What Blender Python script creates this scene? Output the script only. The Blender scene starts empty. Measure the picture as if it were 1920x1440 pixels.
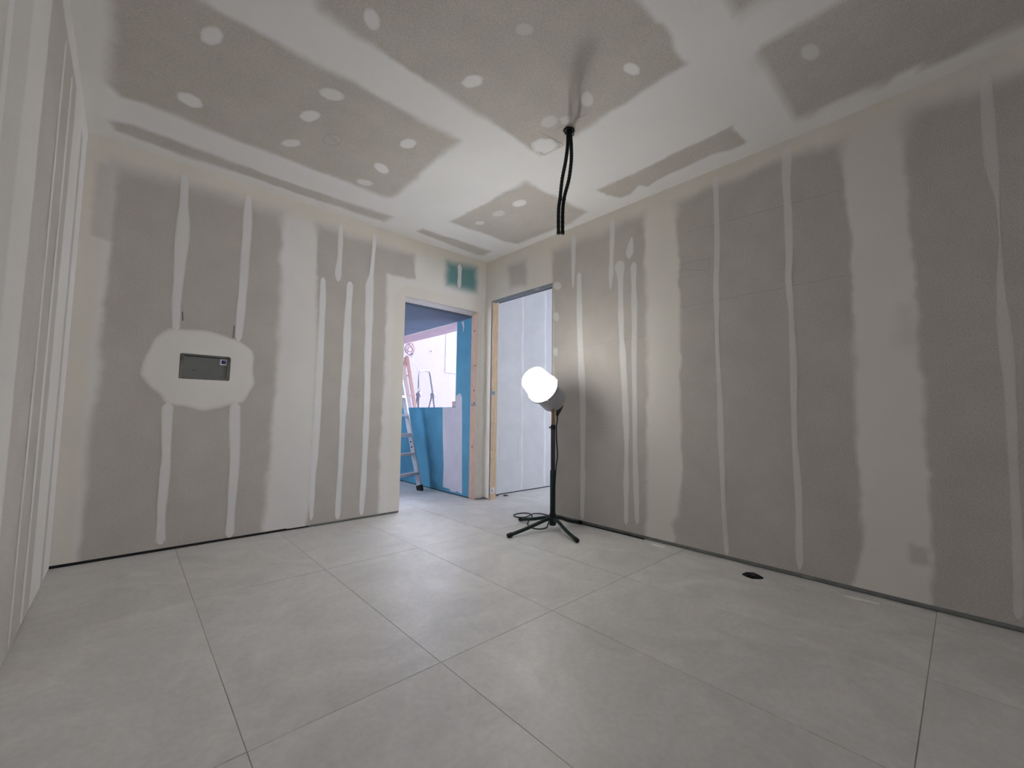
import bpy, bmesh, math, random
import numpy as np
from mathutils import Vector, Matrix

random.seed(7)
RNG = np.random.RandomState(11)
SC = bpy.context.scene
COL = SC.collection
H = 2.575            # ceiling height
LX = 3.112           # room width: wall_left at x = -LX, wall_right at x = 0, wall_back at y = 0
YF = -5.90           # wall behind the camera

# ------------------------------------------------------------------ camera
cam_d = bpy.data.cameras.new('camera'); cam = bpy.data.objects.new('camera', cam_d); COL.objects.link(cam)
cam_d.sensor_fit = 'HORIZONTAL'; cam_d.sensor_width = 36.0; cam_d.lens = 781.44 / 1920 * 36.0
cam_d.clip_start = 0.02; cam_d.clip_end = 200
CAM_R = Vector((0.734, -0.679, 0.0114)); CAM_W = Vector((0.6763, 0.7330, 0.0732)).normalized()
CAM_R = (CAM_R - CAM_W * CAM_R.dot(CAM_W)).normalized(); CAM_U = CAM_R.cross(CAM_W)
cam.matrix_world = Matrix(((CAM_R.x, CAM_U.x, -CAM_W.x, -2.844), (CAM_R.y, CAM_U.y, -CAM_W.y, -3.524),
                           (CAM_R.z, CAM_U.z, -CAM_W.z, 0.898), (0, 0, 0, 1)))
SC.camera = cam

# ------------------------------------------------------------------ light and exposure
SKY = (0.80, 0.83, 1.0); SKY_STRENGTH = 16.0
LAMP_SIDE = 36.0; LAMP_CAP = 60.0; LAMP_LED = 30.0
LAMP_COL = (1.0, 0.985, 0.955)
wd = bpy.data.worlds.new('sky'); SC.world = wd; wd.use_nodes = True
bg = wd.node_tree.nodes['Background']
bg.inputs[0].default_value = (*SKY, 1); bg.inputs[1].default_value = SKY_STRENGTH
SC.view_settings.view_transform = 'Standard'; SC.view_settings.look = 'None'
SC.view_settings.exposure = 0.19; SC.view_settings.gamma = 1.0
SC.view_settings.use_curve_mapping = False
try:
    SC.cycles.use_denoising = True
    SC.cycles.max_bounces = 14; SC.cycles.diffuse_bounces = 10
    SC.cycles.sample_clamp_indirect = 8.0
except Exception:
    pass

# ------------------------------------------------------------------ small helpers
def srgb(r, g, b):
    f = lambda c: (c / 255 / 12.92) if c / 255 <= 0.04045 else ((c / 255 + 0.055) / 1.055) ** 2.4
    return (f(r), f(g), f(b))

def mat(name, col, rough=0.6, metal=0.0, spec=0.3, noise=0.0, nscale=20.0, bump=0.0, stretch=None):
    m = bpy.data.materials.new(name); m.use_nodes = True
    nt = m.node_tree; b = nt.nodes['Principled BSDF']
    b.inputs['Roughness'].default_value = rough; b.inputs['Metallic'].default_value = metal
    b.inputs['Specular IOR Level'].default_value = spec
    b.inputs['Base Color'].default_value = (*col, 1)
    if noise or bump:
        tc = nt.nodes.new('ShaderNodeTexCoord'); mp = nt.nodes.new('ShaderNodeMapping')
        if stretch: mp.inputs['Scale'].default_value = stretch
        nz = nt.nodes.new('ShaderNodeTexNoise'); nz.inputs['Scale'].default_value = nscale; nz.inputs['Detail'].default_value = 6
        nt.links.new(tc.outputs['Object'], mp.inputs[0]); nt.links.new(mp.outputs[0], nz.inputs['Vector'])
        if noise:
            mr = nt.nodes.new('ShaderNodeMapRange'); mr.inputs[1].default_value = 0.3; mr.inputs[2].default_value = 0.7
            mr.inputs[3].default_value = 1 - noise; mr.inputs[4].default_value = 1 + noise
            nt.links.new(nz.outputs[0], mr.inputs[0])
            vm = nt.nodes.new('ShaderNodeVectorMath'); vm.operation = 'SCALE'; vm.inputs[0].default_value = col
            nt.links.new(mr.outputs[0], vm.inputs['Scale']); nt.links.new(vm.outputs[0], b.inputs['Base Color'])
        if bump:
            bp = nt.nodes.new('ShaderNodeBump'); bp.inputs['Strength'].default_value = bump; bp.inputs['Distance'].default_value = 0.002
            nt.links.new(nz.outputs[0], bp.inputs['Height']); nt.links.new(bp.outputs[0], b.inputs['Normal'])
    return m

def tag(o, label=None, cat=None, group=None, kind=None):
    if label: o['label'] = label
    if cat: o['category'] = cat
    if group: o['group'] = group
    if kind: o['kind'] = kind
    return o

def empty(name, loc=(0, 0, 0)):
    o = bpy.data.objects.new(name, None); o.location = loc; o.empty_display_size = 0.1
    COL.objects.link(o); return o

def obj(name, me, m, parent=None, smooth=False):
    """link a bmesh or mesh as one object; its coordinates are world ones when parent sits at the origin"""
    if isinstance(me, bmesh.types.BMesh):
        bmesh.ops.recalc_face_normals(me, faces=me.faces)
        md = bpy.data.meshes.new(name); me.to_mesh(md); me.free(); me = md
    if m is not None and not me.materials: me.materials.append(m)
    if smooth:
        me.polygons.foreach_set('use_smooth', [True] * len(me.polygons))
    o = bpy.data.objects.new(name, me); COL.objects.link(o)
    if parent is not None:
        o.parent = parent
        w = Vector(); q = parent
        while q is not None: w += q.location; q = q.parent
        o.location = -w
    return o

def box(bm, x0, x1, y0, y1, z0, z1, bev=0.0):
    r = bmesh.ops.create_cube(bm, size=1.0)
    for v in r['verts']:
        v.co = Vector(((x0 + x1) / 2 + v.co.x * (x1 - x0), (y0 + y1) / 2 + v.co.y * (y1 - y0), (z0 + z1) / 2 + v.co.z * (z1 - z0)))
    if bev:
        es = list({e for v in r['verts'] for e in v.link_edges})
        bmesh.ops.bevel(bm, geom=es, offset=bev, segments=2, affect='EDGES', profile=0.5)
    return bm

def bx(*a, **k): return box(bmesh.new(), *a, **k)

def bar(bm, p, q, w, d, side, bev=0.0):
    """rectangular bar from p to q; w across `side`, d across the third axis"""
    p, q, s = Vector(p), Vector(q), Vector(side)
    t = (q - p); L = t.length; t.normalize(); s = (s - t * s.dot(t)).normalized(); n = t.cross(s)
    r = bmesh.ops.create_cube(bm, size=1.0); c = (p + q) / 2
    for v in r['verts']: v.co = c + t * v.co.z * L + s * v.co.x * w + n * v.co.y * d
    if bev:
        es = list({e for v in r['verts'] for e in v.link_edges})
        bmesh.ops.bevel(bm, geom=es, offset=bev, segments=2, affect='EDGES', profile=0.5)
    return bm

def smooth_path(pts, n=8):
    P = [Vector(p) for p in pts]; out = []
    for i in range(len(P) - 1):
        p0, p1, p2, p3 = P[max(i - 1, 0)], P[i], P[i + 1], P[min(i + 2, len(P) - 1)]
        for k in range(n):
            t = k / n
            out.append(0.5 * ((2 * p1) + (p2 - p0) * t + (2 * p0 - 5 * p1 + 4 * p2 - p3) * t * t + (3 * p1 - p0 - 3 * p2 + p3) * t ** 3))
    out.append(P[-1]); return out

def tube(bm, pts, rad, seg=12, cap=True):
    """sweep a circle along pts; rad a number or one per point"""
    P = [Vector(p) for p in pts]; R = rad if hasattr(rad, '__len__') else [rad] * len(P)
    up = Vector((0, 0, 1)); t0 = (P[1] - P[0]).normalized()
    if abs(t0.dot(up)) > 0.9: up = Vector((1, 0, 0))
    s = (up - t0 * up.dot(t0)).normalized(); rings = []
    for i, p in enumerate(P):
        t = (P[min(i + 1, len(P) - 1)] - P[max(i - 1, 0)]).normalized()
        s = (s - t * s.dot(t)).normalized(); n = t.cross(s)
        rings.append([bm.verts.new(p + (s * math.cos(2 * math.pi * k / seg) + n * math.sin(2 * math.pi * k / seg)) * R[i]) for k in range(seg)])
    for a, b in zip(rings[:-1], rings[1:]):
        for k in range(seg): bm.faces.new((a[k], a[(k + 1) % seg], b[(k + 1) % seg], b[k]))
    if cap:
        bm.faces.new(rings[0][::-1]); bm.faces.new(rings[-1])
    return bm

def lathe(bm, prof, origin, axis, seg=40):
    """prof: (radius, height along axis)"""
    o, a = Vector(origin), Vector(axis).normalized()
    s = a.cross(Vector((0, 0, 1)))
    s = s.normalized() if s.length > 1e-4 else Vector((1, 0, 0)); n = a.cross(s); rings = []
    for r, h in prof:
        if r < 1e-5: rings.append([bm.verts.new(o + a * h)])
        else: rings.append([bm.verts.new(o + a * h + (s * math.cos(2 * math.pi * k / seg) + n * math.sin(2 * math.pi * k / seg)) * r) for k in range(seg)])
    for A, B in zip(rings[:-1], rings[1:]):
        for k in range(seg):
            k2 = (k + 1) % seg
            if len(A) == 1 and len(B) == 1: continue
            if len(A) == 1: bm.faces.new((A[0], B[k2], B[k]))
            elif len(B) == 1: bm.faces.new((A[k], A[k2], B[0]))
            else: bm.faces.new((A[k], A[k2], B[k2], B[k]))
    return bm

# ------------------------------------------------------------------ numpy fields for filler and paper
def vnoise(u, v, scale, seed):
    g = np.random.RandomState(seed).rand(67, 67); x = u * scale + 13.7; y = v * scale + 5.3
    xi = np.floor(x).astype(int); yi = np.floor(y).astype(int); fx = x - xi; fy = y - yi
    fx = fx * fx * (3 - 2 * fx); fy = fy * fy * (3 - 2 * fy)
    a = g[xi % 67, yi % 67]; b = g[(xi + 1) % 67, yi % 67]; c = g[xi % 67, (yi + 1) % 67]; d = g[(xi + 1) % 67, (yi + 1) % 67]
    return (a * (1 - fx) + b * fx) * (1 - fy) + (c * (1 - fx) + d * fx) * fy - 0.5

def sdf(u, v, poly):
    """signed distance to a polygon, positive inside"""
    P = np.array(poly); d = np.full(u.shape, 1e9); ins = np.zeros(u.shape, bool)
    for i in range(len(P)):
        a = P[i]; b = P[(i + 1) % len(P)]; e = b - a; L2 = max(e @ e, 1e-12)
        t = np.clip(((u - a[0]) * e[0] + (v - a[1]) * e[1]) / L2, 0, 1)
        d = np.minimum(d, np.hypot(u - a[0] - t * e[0], v - a[1] - t * e[1]))
        c = (a[1] > v) != (b[1] > v)
        if c.any() and abs(e[1]) > 1e-9: ins ^= c & (u < (v - a[1]) / e[1] * e[0] + a[0])
    return np.where(ins, d, -d)

def sstep(a, b, x):
    t = np.clip((x - a) / (b - a), 0, 1); return t * t * (3 - 2 * t)
# ------------------------------------------------------------------ materials
def board_material():
    m = bpy.data.materials.new('plasterboard_and_filler'); m.use_nodes = True
    nt = m.node_tree; N = nt.nodes; L = nt.links; b = N['Principled BSDF']
    b.inputs['Roughness'].default_value = 0.75; b.inputs['Specular IOR Level'].default_value = 0.25
    at = N.new('ShaderNodeAttribute'); at.attribute_name = 'mix'
    sp = N.new('ShaderNodeSeparateColor'); L.new(at.outputs['Color'], sp.inputs[0])
    geo = N.new('ShaderNodeNewGeometry')
    def noise(scale, lo, hi, detail=5):
        n = N.new('ShaderNodeTexNoise'); n.inputs['Scale'].default_value = scale; n.inputs['Detail'].default_value = detail
        L.new(geo.outputs['Position'], n.inputs['Vector'])
        r = N.new('ShaderNodeMapRange'); r.inputs[1].default_value = 0.3; r.inputs[2].default_value = 0.7
        r.inputs[3].default_value = lo; r.inputs[4].default_value = hi; L.new(n.outputs[0], r.inputs[0]); return r
    def mixc(a, c, f):
        x = N.new('ShaderNodeMix'); x.data_type = 'RGBA'
        for sock, val in ((x.inputs[6], a), (x.inputs[7], c)):
            if isinstance(val, tuple): sock.default_value = (*val, 1)
            else: L.new(val, sock)
        L.new(f, x.inputs[0]); return x.outputs[2]
    def scale(c, f):
        x = N.new('ShaderNodeVectorMath'); x.operation = 'SCALE'; L.new(c, x.inputs[0]); L.new(f, x.inputs['Scale']); return x.outputs[0]
    paper = mixc(PAPER, TEAL, sp.outputs[2])
    fib = noise(150, 0.87, 1.13, 4); mot = noise(5, 0.95, 1.05)
    paper = scale(scale(paper, fib.outputs[0]), mot.outputs[0])
    plast = mixc(FILLER, BEIGE, sp.outputs[1])
    m2 = noise(2.2, 0.97, 1.03); plast = scale(plast, m2.outputs[0])
    L.new(mixc(paper, plast, sp.outputs[0]), b.inputs['Base Color'])
    bp = N.new('ShaderNodeBump'); bp.inputs['Strength'].default_value = 0.12; bp.inputs['Distance'].default_value = 0.001
    L.new(fib.outputs[0], bp.inputs['Height']); L.new(bp.outputs[0], b.inputs['Normal'])
    return m

PAPER = (0.525, 0.492, 0.45); TEAL = (0.12, 0.29, 0.30); FILLER = (0.80, 0.795, 0.785); BEIGE = (0.77, 0.73, 0.65)
M_BOARD = board_material()
M_CORE = mat('gypsum_core', (0.30, 0.29, 0.28), 0.9)
M_DARK = mat('shadow_gap', (0.03, 0.03, 0.03), 0.9)  # shade of the floor and head gaps put into the colour
M_STEEL = mat('galvanised_steel', (0.36, 0.39, 0.42), 0.38, 0.85, noise=0.12, nscale=30)
M_TRACK = mat('dull_steel_track', (0.22, 0.235, 0.225), 0.5, 0.5, noise=0.2, nscale=15)
M_PINE = mat('pine_stud', (0.66, 0.50, 0.33), 0.7, noise=0.16, nscale=9, stretch=(14, 14, 1.2), bump=0.2)
M_PINE2 = mat('reddish_pine_stud', (0.60, 0.42, 0.32), 0.7, noise=0.18, nscale=9, stretch=(14, 14, 1.2), bump=0.2)
M_PENCIL = mat('pencil_graphite', (0.12, 0.115, 0.11), 0.7)
M_PENCIL_PALE = mat('pale_pencil', (0.40, 0.385, 0.365), 0.7)
M_BLACKGREEN = mat('chipped_dark_green_paint', (0.012, 0.024, 0.022), 0.38, noise=0.4, nscale=60)
M_GREEN = mat('dark_green_enamel', (0.010, 0.032, 0.026), 0.35, noise=0.35, nscale=50)
M_RUBBER = mat('black_rubber', (0.010, 0.010, 0.012), 0.55)
M_BLACK = mat('black_plastic_tube', (0.007, 0.007, 0.008), 0.5)
M_HOUSE = mat('grey_lamp_housing', (0.40, 0.405, 0.43), 0.35, 0.1, noise=0.08, nscale=12)
M_HOUSED = mat('dark_grey_plastic', (0.05, 0.05, 0.056), 0.5)
M_BRASS = mat('worn_tan_tube', (0.42, 0.27, 0.13), 0.45, 0.1, noise=0.2, nscale=40)
M_RIM = mat('white_plastic_rim', (0.75, 0.75, 0.76), 0.4)
M_TEAL = mat('blue_green_board', (0.085, 0.29, 0.43), 0.55, spec=0.5, noise=0.10, nscale=4)
M_SLATE = mat('slate_blue_board', (0.115, 0.145, 0.205), 0.8, noise=0.08, nscale=4)
M_LILAC = mat('pale_grey_filler', (0.58, 0.55, 0.60), 0.8, noise=0.06, nscale=5)
M_ALU = mat('brushed_aluminium', (0.48, 0.48, 0.51), 0.42, 0.35, noise=0.06, nscale=20)
M_PATIO = mat('white_render', (0.178, 0.164, 0.184), 0.9, noise=0.03, nscale=3)
M_PATIO2 = mat('bright_white_render', (0.25, 0.24, 0.24), 0.9, noise=0.02, nscale=3)
M_SOFFIT = mat('pinkish_render', (0.40, 0.29, 0.325), 0.9, noise=0.06, nscale=8)
M_CORR = mat('pale_plasterboard', (0.70, 0.715, 0.72), 0.8, noise=0.04, nscale=6)
M_CORRF = mat('white_filler_line', (0.82, 0.83, 0.86), 0.8)
M_PLATE = mat('grey_cover_plate', (0.165, 0.175, 0.16), 0.5, 0.1, noise=0.06, nscale=8)
M_PLATED = mat('grey_cut_edge', (0.20, 0.195, 0.18), 0.85, noise=0.15, nscale=40)
M_BLUE = mat('blue_print', (0.015, 0.02, 0.15), 0.5)
M_LIGHTBLUE = mat('pale_blue_print', (0.16, 0.18, 0.36), 0.5)
M_RIMD = mat('pale_grey_rim', (0.30, 0.30, 0.31), 0.4)
M_SPLASH = mat('pale_plaster_splash', (0.92, 0.90, 0.86), 0.9)
M_WHITE = mat('white_sticker', (0.75, 0.75, 0.78), 0.5)
M_STAMP = mat('blue_grey_stamp', (0.20, 0.22, 0.32), 0.6)
M_KNOT = mat('dark_knot', (0.10, 0.06, 0.035), 0.7)
M_TERRA = mat('pink_terracotta', (0.70, 0.53, 0.52), 0.8, noise=0.1, nscale=30)
M_DULL = mat('dull_aluminium', (0.20, 0.18, 0.20), 0.6, 0.0)
M_ORANGE = mat('orange_timber', (0.45, 0.28, 0.24), 0.7, noise=0.15, nscale=8, stretch=(10, 10, 1))
M_PEACH = mat('peach_timber', (0.44, 0.34, 0.325), 0.7, noise=0.1, nscale=8, stretch=(10, 10, 1))
M_COIL = mat('brown_pink_cable', (0.34, 0.20, 0.22), 0.6)

def tile_material():
    m = bpy.data.materials.new('grey_stone_tile'); m.use_nodes = True
    nt = m.node_tree; N = nt.nodes; L = nt.links; b = N['Principled BSDF']
    geo = N.new('ShaderNodeNewGeometry'); oi = N.new('ShaderNodeObjectInfo')
    add = N.new('ShaderNodeVectorMath'); add.operation = 'ADD'
    sc = N.new('ShaderNodeVectorMath'); sc.operation = 'SCALE'; sc.inputs[0].default_value = (9, 7, 3); L.new(oi.outputs['Random'], sc.inputs['Scale'])
    L.new(geo.outputs['Position'], add.inputs[0]); L.new(sc.outputs[0], add.inputs[1])
    def noise(scale, detail, lo, hi, dist=0.0):
        n = N.new('ShaderNodeTexNoise'); n.inputs['Scale'].default_value = scale; n.inputs['Detail'].default_value = detail
        n.inputs['Roughness'].default_value = 0.62; n.inputs['Distortion'].default_value = dist
        L.new(add.outputs[0], n.inputs['Vector'])
        r = N.new('ShaderNodeMapRange'); r.inputs[1].default_value = 0.28; r.inputs[2].default_value = 0.72
        r.inputs[3].default_value = lo; r.inputs[4].default_value = hi; L.new(n.outputs[0], r.inputs[0]); return r.outputs[0]
    a = noise(3.0, 9, 0.88, 1.12, 1.2); c = noise(45, 5, 0.94, 1.06); r = N.new('ShaderNodeMapRange')
    r.inputs[3].default_value = 0.975; r.inputs[4].default_value = 1.025; L.new(oi.outputs['Random'], r.inputs[0])
    m1 = N.new('ShaderNodeMath'); m1.operation = 'MULTIPLY'; L.new(a, m1.inputs[0]); L.new(c, m1.inputs[1])
    m2 = N.new('ShaderNodeMath'); m2.operation = 'MULTIPLY'; L.new(m1.outputs[0], m2.inputs[0]); L.new(r.outputs[0], m2.inputs[1])
    vm = N.new('ShaderNodeVectorMath'); vm.operation = 'SCALE'; vm.inputs[0].default_value = TILE; L.new(m2.outputs[0], vm.inputs['Scale'])
    L.new(vm.outputs[0], b.inputs['Base Color'])
    b.inputs['Roughness'].default_value = 0.42; b.inputs['Specular IOR Level'].default_value = 0.35
    rr = noise(12, 6, 0.36, 0.52); L.new(rr, b.inputs['Roughness'])
    return m
TILE = (0.70, 0.685, 0.66)
M_TILE = tile_material()
M_GROUT = mat('pale_grey_grout', (0.36, 0.35, 0.33), 0.9)

# ------------------------------------------------------------------ wall and ceiling surfaces
DOOR1 = (-0.972, -0.105, 2.0)       # x0, x1, head
DOOR2 = (-0.985, -0.10, 2.125)      # y0, y1, head
PLATE = (-2.602, -2.318, 1.112, 1.283)
def pos(s, u, v, h):
    if s == 'back': return (u, -h, v)
    if s == 'right': return (-h, u, v)
    if s == 'left': return (-LX + h, u, v)
    return (u, v, H - h)
FLIP = {'back': False, 'right': True, 'left': False, 'ceil': True}

PAT = {
 'P1': [(-2.99,2.421),(-2.673,2.442),(-2.298,2.442),(-2.05,2.434),(-2.024,1.87),(-2.025,1.271),(-2.04,0.535),(-2.066,0.001),(-2.997,-0.007),(-2.997,0.326),(-2.992,0.666),(-2.98,1.15),(-2.985,1.534),(-2.975,1.927)],
 'P1b': [(-3.067,2.412),(-2.983,2.421),(-2.97,1.928),(-3.06,1.952)],
 'P2': [(-1.778,2.429),(-1.304,2.421),(-0.88,2.43),(-0.872,2.184),(-1.167,2.166),(-1.153,1.352),(-1.172,0.478),(-1.169,-0.003),(-1.76,-0.002),(-1.73,0.302),(-1.741,1.211),(-1.764,2.026)],
 'OCT': [(-2.799,1.121),(-2.776,1.245),(-2.735,1.361),(-2.655,1.432),(-2.529,1.451),(-2.454,1.448),(-2.325,1.428),(-2.277,1.429),(-2.194,1.347),(-2.154,1.219),(-2.165,1.1),(-2.231,0.974),(-2.35,0.915),(-2.46,0.89),(-2.595,0.916),(-2.672,0.944),(-2.742,1.022)],
 'TEAL': [(-0.519,2.456),(-0.14,2.479),(-0.134,2.215),(-0.525,2.204)],
 'S1': [(-2.645,2.50,0.040),(-2.641,2.432,0.045),(-2.631,2.136,0.064),(-2.632,2.047,0.072),(-2.634,1.734,0.061),(-2.638,1.614,0.047),(-2.631,1.421,0.038)],
 'S1b': [(-2.641,0.95,0.054),(-2.643,0.902,0.054),(-2.634,0.574,0.051),(-2.64,0.276,0.045),(-2.634,0.045,0.048)],
 'S2': [(-2.271,2.50,0.045),(-2.271,2.415,0.05),(-2.265,2.181,0.06),(-2.267,1.96,0.056),(-2.274,1.728,0.052),(-2.279,1.402,0.036)],
 'S2b': [(-2.273,0.961,0.058),(-2.273,0.907,0.058),(-2.261,0.549,0.054),(-2.262,0.223,0.054),(-2.263,0.019,0.057)],
 'S3': [(-1.722,2.005,0.042),(-1.713,1.695,0.054),(-1.712,1.3,0.058),(-1.714,0.758,0.053),(-1.73,0.302,0.044),(-1.727,0.054,0.036)],
 'S4': [(-1.596,2.50,0.044),(-1.596,2.418,0.044),(-1.592,2.22,0.035),(-1.599,2.066,0.053),(-1.597,1.998,0.039)],
 'S5': [(-1.499,2.02,0.055),(-1.505,1.731,0.068),(-1.502,1.32,0.063),(-1.513,0.919,0.057),(-1.515,0.435,0.039),(-1.52,0.029,0.039)],
 'S6': [(-1.293,2.50,0.035),(-1.295,2.404,0.035),(-1.312,2.116,0.039),(-1.326,2.026,0.073),(-1.315,1.507,0.063),(-1.311,0.922,0.057),(-1.314,0.338,0.052),(-1.319,0.029,0.037)],
 'STEAL': [(-0.359,2.464,0.054),(-0.356,2.327,0.041),(-0.358,2.27,0.054),(-0.359,2.207,0.034)],
 'Q0': [(-0.363,2.439),(-0.632,2.44),(-0.636,2.184),(-0.392,2.199)],
 'Q1': [(-0.967,2.436),(-1.191,2.436),(-1.603,2.425),(-1.754,2.455),(-1.918,2.441),(-1.927,1.819),(-1.934,1.293),(-1.922,0.777),(-1.903,0.005),(-1.0,0.014),(-0.988,2.135)],
 'T1': [(-1.227,2.51,0.05),(-1.227,2.425,0.054),(-1.228,2.215,0.048),(-1.228,2.027,0.024)],
 'T2': [(-1.293,2.146,0.059),(-1.304,1.545,0.069),(-1.33,0.952,0.056),(-1.324,0.033,0.05)],
 'T3': [(-1.637,2.51,0.046),(-1.637,2.423,0.046),(-1.624,2.073,0.046),(-1.615,1.924,0.02)],
 'T4': [(-1.697,2.138,0.089),(-1.706,2.07,0.079),(-1.709,1.995,0.054),(-1.715,1.494,0.048),(-1.732,1.163,0.062),(-1.749,0.771,0.047),(-1.742,0.076,0.042)],
 'T5': [(-1.826,2.095,0.051),(-1.826,1.48,0.05),(-1.82,0.951,0.041),(-1.824,0.43,0.049),(-1.831,0.094,0.04)],
 'T5b': [(-1.814,2.304,0.019),(-1.794,2.198,0.076),(-1.789,2.135,0.066)],
 'TB0': [(-1.098,2.07),(-1.095,2.055),(-1.085,2.044),(-1.07,2.038),(-1.051,2.036),(-1.031,2.041),(-1.012,2.05),(-0.996,2.064),(-0.986,2.08),(-0.982,2.096),(-0.985,2.111),(-0.996,2.122),(-1.011,2.129),(-1.03,2.13),(-1.051,2.125),(-1.07,2.115),(-1.085,2.102),(-1.095,2.086)],
 'TB1': [(-1.074,1.789),(-1.071,1.772),(-1.064,1.759),(-1.052,1.75),(-1.037,1.746),(-1.022,1.749),(-1.007,1.757),(-0.994,1.77),(-0.986,1.786),(-0.984,1.804),(-0.986,1.821),(-0.994,1.834),(-1.006,1.843),(-1.021,1.847),(-1.037,1.844),(-1.052,1.835),(-1.063,1.822),(-1.071,1.806)],
 'TB2': [(-1.056,1.468),(-1.054,1.452),(-1.049,1.438),(-1.041,1.428),(-1.03,1.423),(-1.019,1.424),(-1.008,1.431),(-1.0,1.442),(-0.994,1.458),(-0.992,1.475),(-0.994,1.492),(-0.999,1.506),(-1.008,1.516),(-1.018,1.521),(-1.03,1.519),(-1.04,1.512),(-1.049,1.5),(-1.054,1.485)],
 'Q2': [(-2.173,2.451),(-2.415,2.461),(-2.532,2.454),(-2.834,2.467),(-3.132,2.435),(-3.134,2.111),(-3.15,1.924),(-3.145,1.839),(-3.139,1.474),(-3.137,0.923),(-3.134,0.566),(-3.141,0.229),(-3.088,0.035),(-3.082,-0.013),(-2.11,0.007),(-2.134,0.059),(-2.105,0.14),(-2.156,0.237),(-2.179,0.447),(-2.185,0.976),(-2.19,1.641),(-2.183,2.141)],
 'U1': [(-2.455,2.53,0.036),(-2.455,2.452,0.038),(-2.451,2.06,0.034),(-2.442,1.749,0.037),(-2.438,1.29,0.027),(-2.449,0.842,0.036),(-2.45,0.399,0.029),(-2.461,0.029,0.039)],
 'U2': [(-2.869,2.53,0.044),(-2.869,2.444,0.044),(-2.861,2.347,0.038),(-2.862,2.203,0.033),(-2.864,2.103,0.041),(-2.862,1.864,0.035),(-2.852,1.73,0.032),(-2.862,1.523,0.029),(-2.862,1.32,0.037),(-2.856,0.986,0.032),(-2.859,0.677,0.034),(-2.859,0.316,0.034),(-2.859,0.107,0.041),(-2.858,0.045,0.026)],
 'Q3': [(-3.379,2.411),(-3.413,2.461),(-3.569,2.448),(-3.629,2.421),(-3.685,2.443),(-4.36,2.42),(-4.36,-0.017),(-3.386,-0.015),(-3.389,0.24),(-3.388,0.597),(-3.394,0.94),(-3.384,1.316),(-3.39,1.545),(-3.38,1.899),(-3.378,2.138)],
 'V1': [(-3.66,2.50,0.03),(-3.66,2.345,0.035),(-3.66,2.277,0.04),(-3.663,2.068,0.044),(-3.67,1.904,0.014),(-3.667,1.708,0.006),(-3.66,1.515,0.025),(-3.661,1.329,0.043),(-3.665,1.126,0.038),(-3.662,0.87,0.033),(-3.657,0.631,0.03),(-3.65,0.285,0.03),(-3.639,0.055,0.03)],
 'QN': [(-3.319,0.284),(-3.381,0.281),(-3.383,0.203),(-3.319,0.204)],
 'QM': [(-3.313,1.49),(-3.389,1.475),(-3.386,1.241),(-3.31,1.263)],
 'L1': [(-2.231,2.201),(-3.12,2.162)],
 'L2': [(-2.19,1.668),(-3.127,1.677)],
 'L3': [(-2.188,1.948),(-2.393,1.886),(-2.402,1.971),(-2.188,1.979)],
 'L4': [(-2.187,1.885),(-2.398,1.876)],
 'L5': [(-1.269,1.488),(-1.923,1.5)],
 'L6': [(-1.991,2.018),(-1.991,2.014)],
 'L7': [(-1.343,0.804),(-1.909,0.796)],
 'R1': [(-2.987,-1.227),(-2.993,-0.883),(-3.006,-0.617),(-2.959,-0.533),(-2.876,-0.552),(-2.578,-0.547),(-2.234,-0.544),(-1.468,-0.541),(-1.413,-0.573),(-1.436,-1.493),(-2.104,-1.492),(-2.388,-1.471),(-2.602,-1.481),(-2.717,-1.483),(-2.99,-1.48)],
 'R2': [(-3.014,-0.22),(-2.988,-0.256),(-2.916,-0.286),(-2.204,-0.246),(-1.263,-0.276),(-1.275,-0.14),(-2.137,-0.123),(-2.22,-0.137),(-2.672,-0.11),(-2.99,-0.128)],
 'R3': [(-0.97,-0.176),(-0.951,-0.256),(-0.18,-0.29),(-0.154,-0.153),(-0.226,-0.104)],
 'R4': [(-2.368,-1.813),(-2.346,-1.771),(-2.193,-1.771),(-1.83,-1.752),(-1.417,-1.754),(-1.078,-1.741),(-0.966,-1.743),(-0.95,-1.892),(-0.978,-2.374),(-0.98,-2.696),(-1.248,-2.719),(-1.426,-2.702),(-2.39,-2.70)],
 'R5': [(-0.853,-0.55),(-0.824,-1.455),(-0.14,-1.481),(-0.079,-1.244),(-0.107,-0.624),(-0.229,-0.575)],
 'R6': [(-0.359,-1.749),(-0.37,-2.692),(-0.161,-2.71),(-0.135,-2.689),(-0.18,-2.488),(-0.167,-2.237),(-0.144,-2.036),(-0.213,-1.99),(-0.124,-1.87),(-0.123,-1.795),(-0.243,-1.749)],
 'R7': [(-0.808,-2.945),(-0.818,-3.094),(-0.809,-3.285),(-0.81,-3.95),(-0.13,-3.95),(-0.15,-3.615),(-0.124,-3.545),(-0.167,-3.416),(-0.131,-3.343),(-0.157,-3.202),(-0.164,-3.101),(-0.134,-2.992),(-0.194,-2.952),(-0.347,-2.959),(-0.519,-2.945),(-0.702,-2.934)],
 'C0': [(-2.618,-1.358),(-2.618,-1.333),(-2.622,-1.307),(-2.632,-1.281),(-2.645,-1.26),(-2.66,-1.245),(-2.675,-1.24),(-2.688,-1.245),(-2.697,-1.258),(-2.702,-1.278),(-2.702,-1.303),(-2.697,-1.329),(-2.688,-1.353),(-2.675,-1.373),(-2.661,-1.387),(-2.647,-1.392),(-2.634,-1.389),(-2.624,-1.377)],
 'C1': [(-2.624,-0.755),(-2.63,-0.734),(-2.643,-0.715),(-2.661,-0.703),(-2.683,-0.698),(-2.706,-0.701),(-2.725,-0.711),(-2.74,-0.728),(-2.749,-0.748),(-2.75,-0.769),(-2.744,-0.79),(-2.732,-0.807),(-2.714,-0.819),(-2.693,-0.825),(-2.672,-0.823),(-2.652,-0.813),(-2.636,-0.798),(-2.626,-0.778)],
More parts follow.
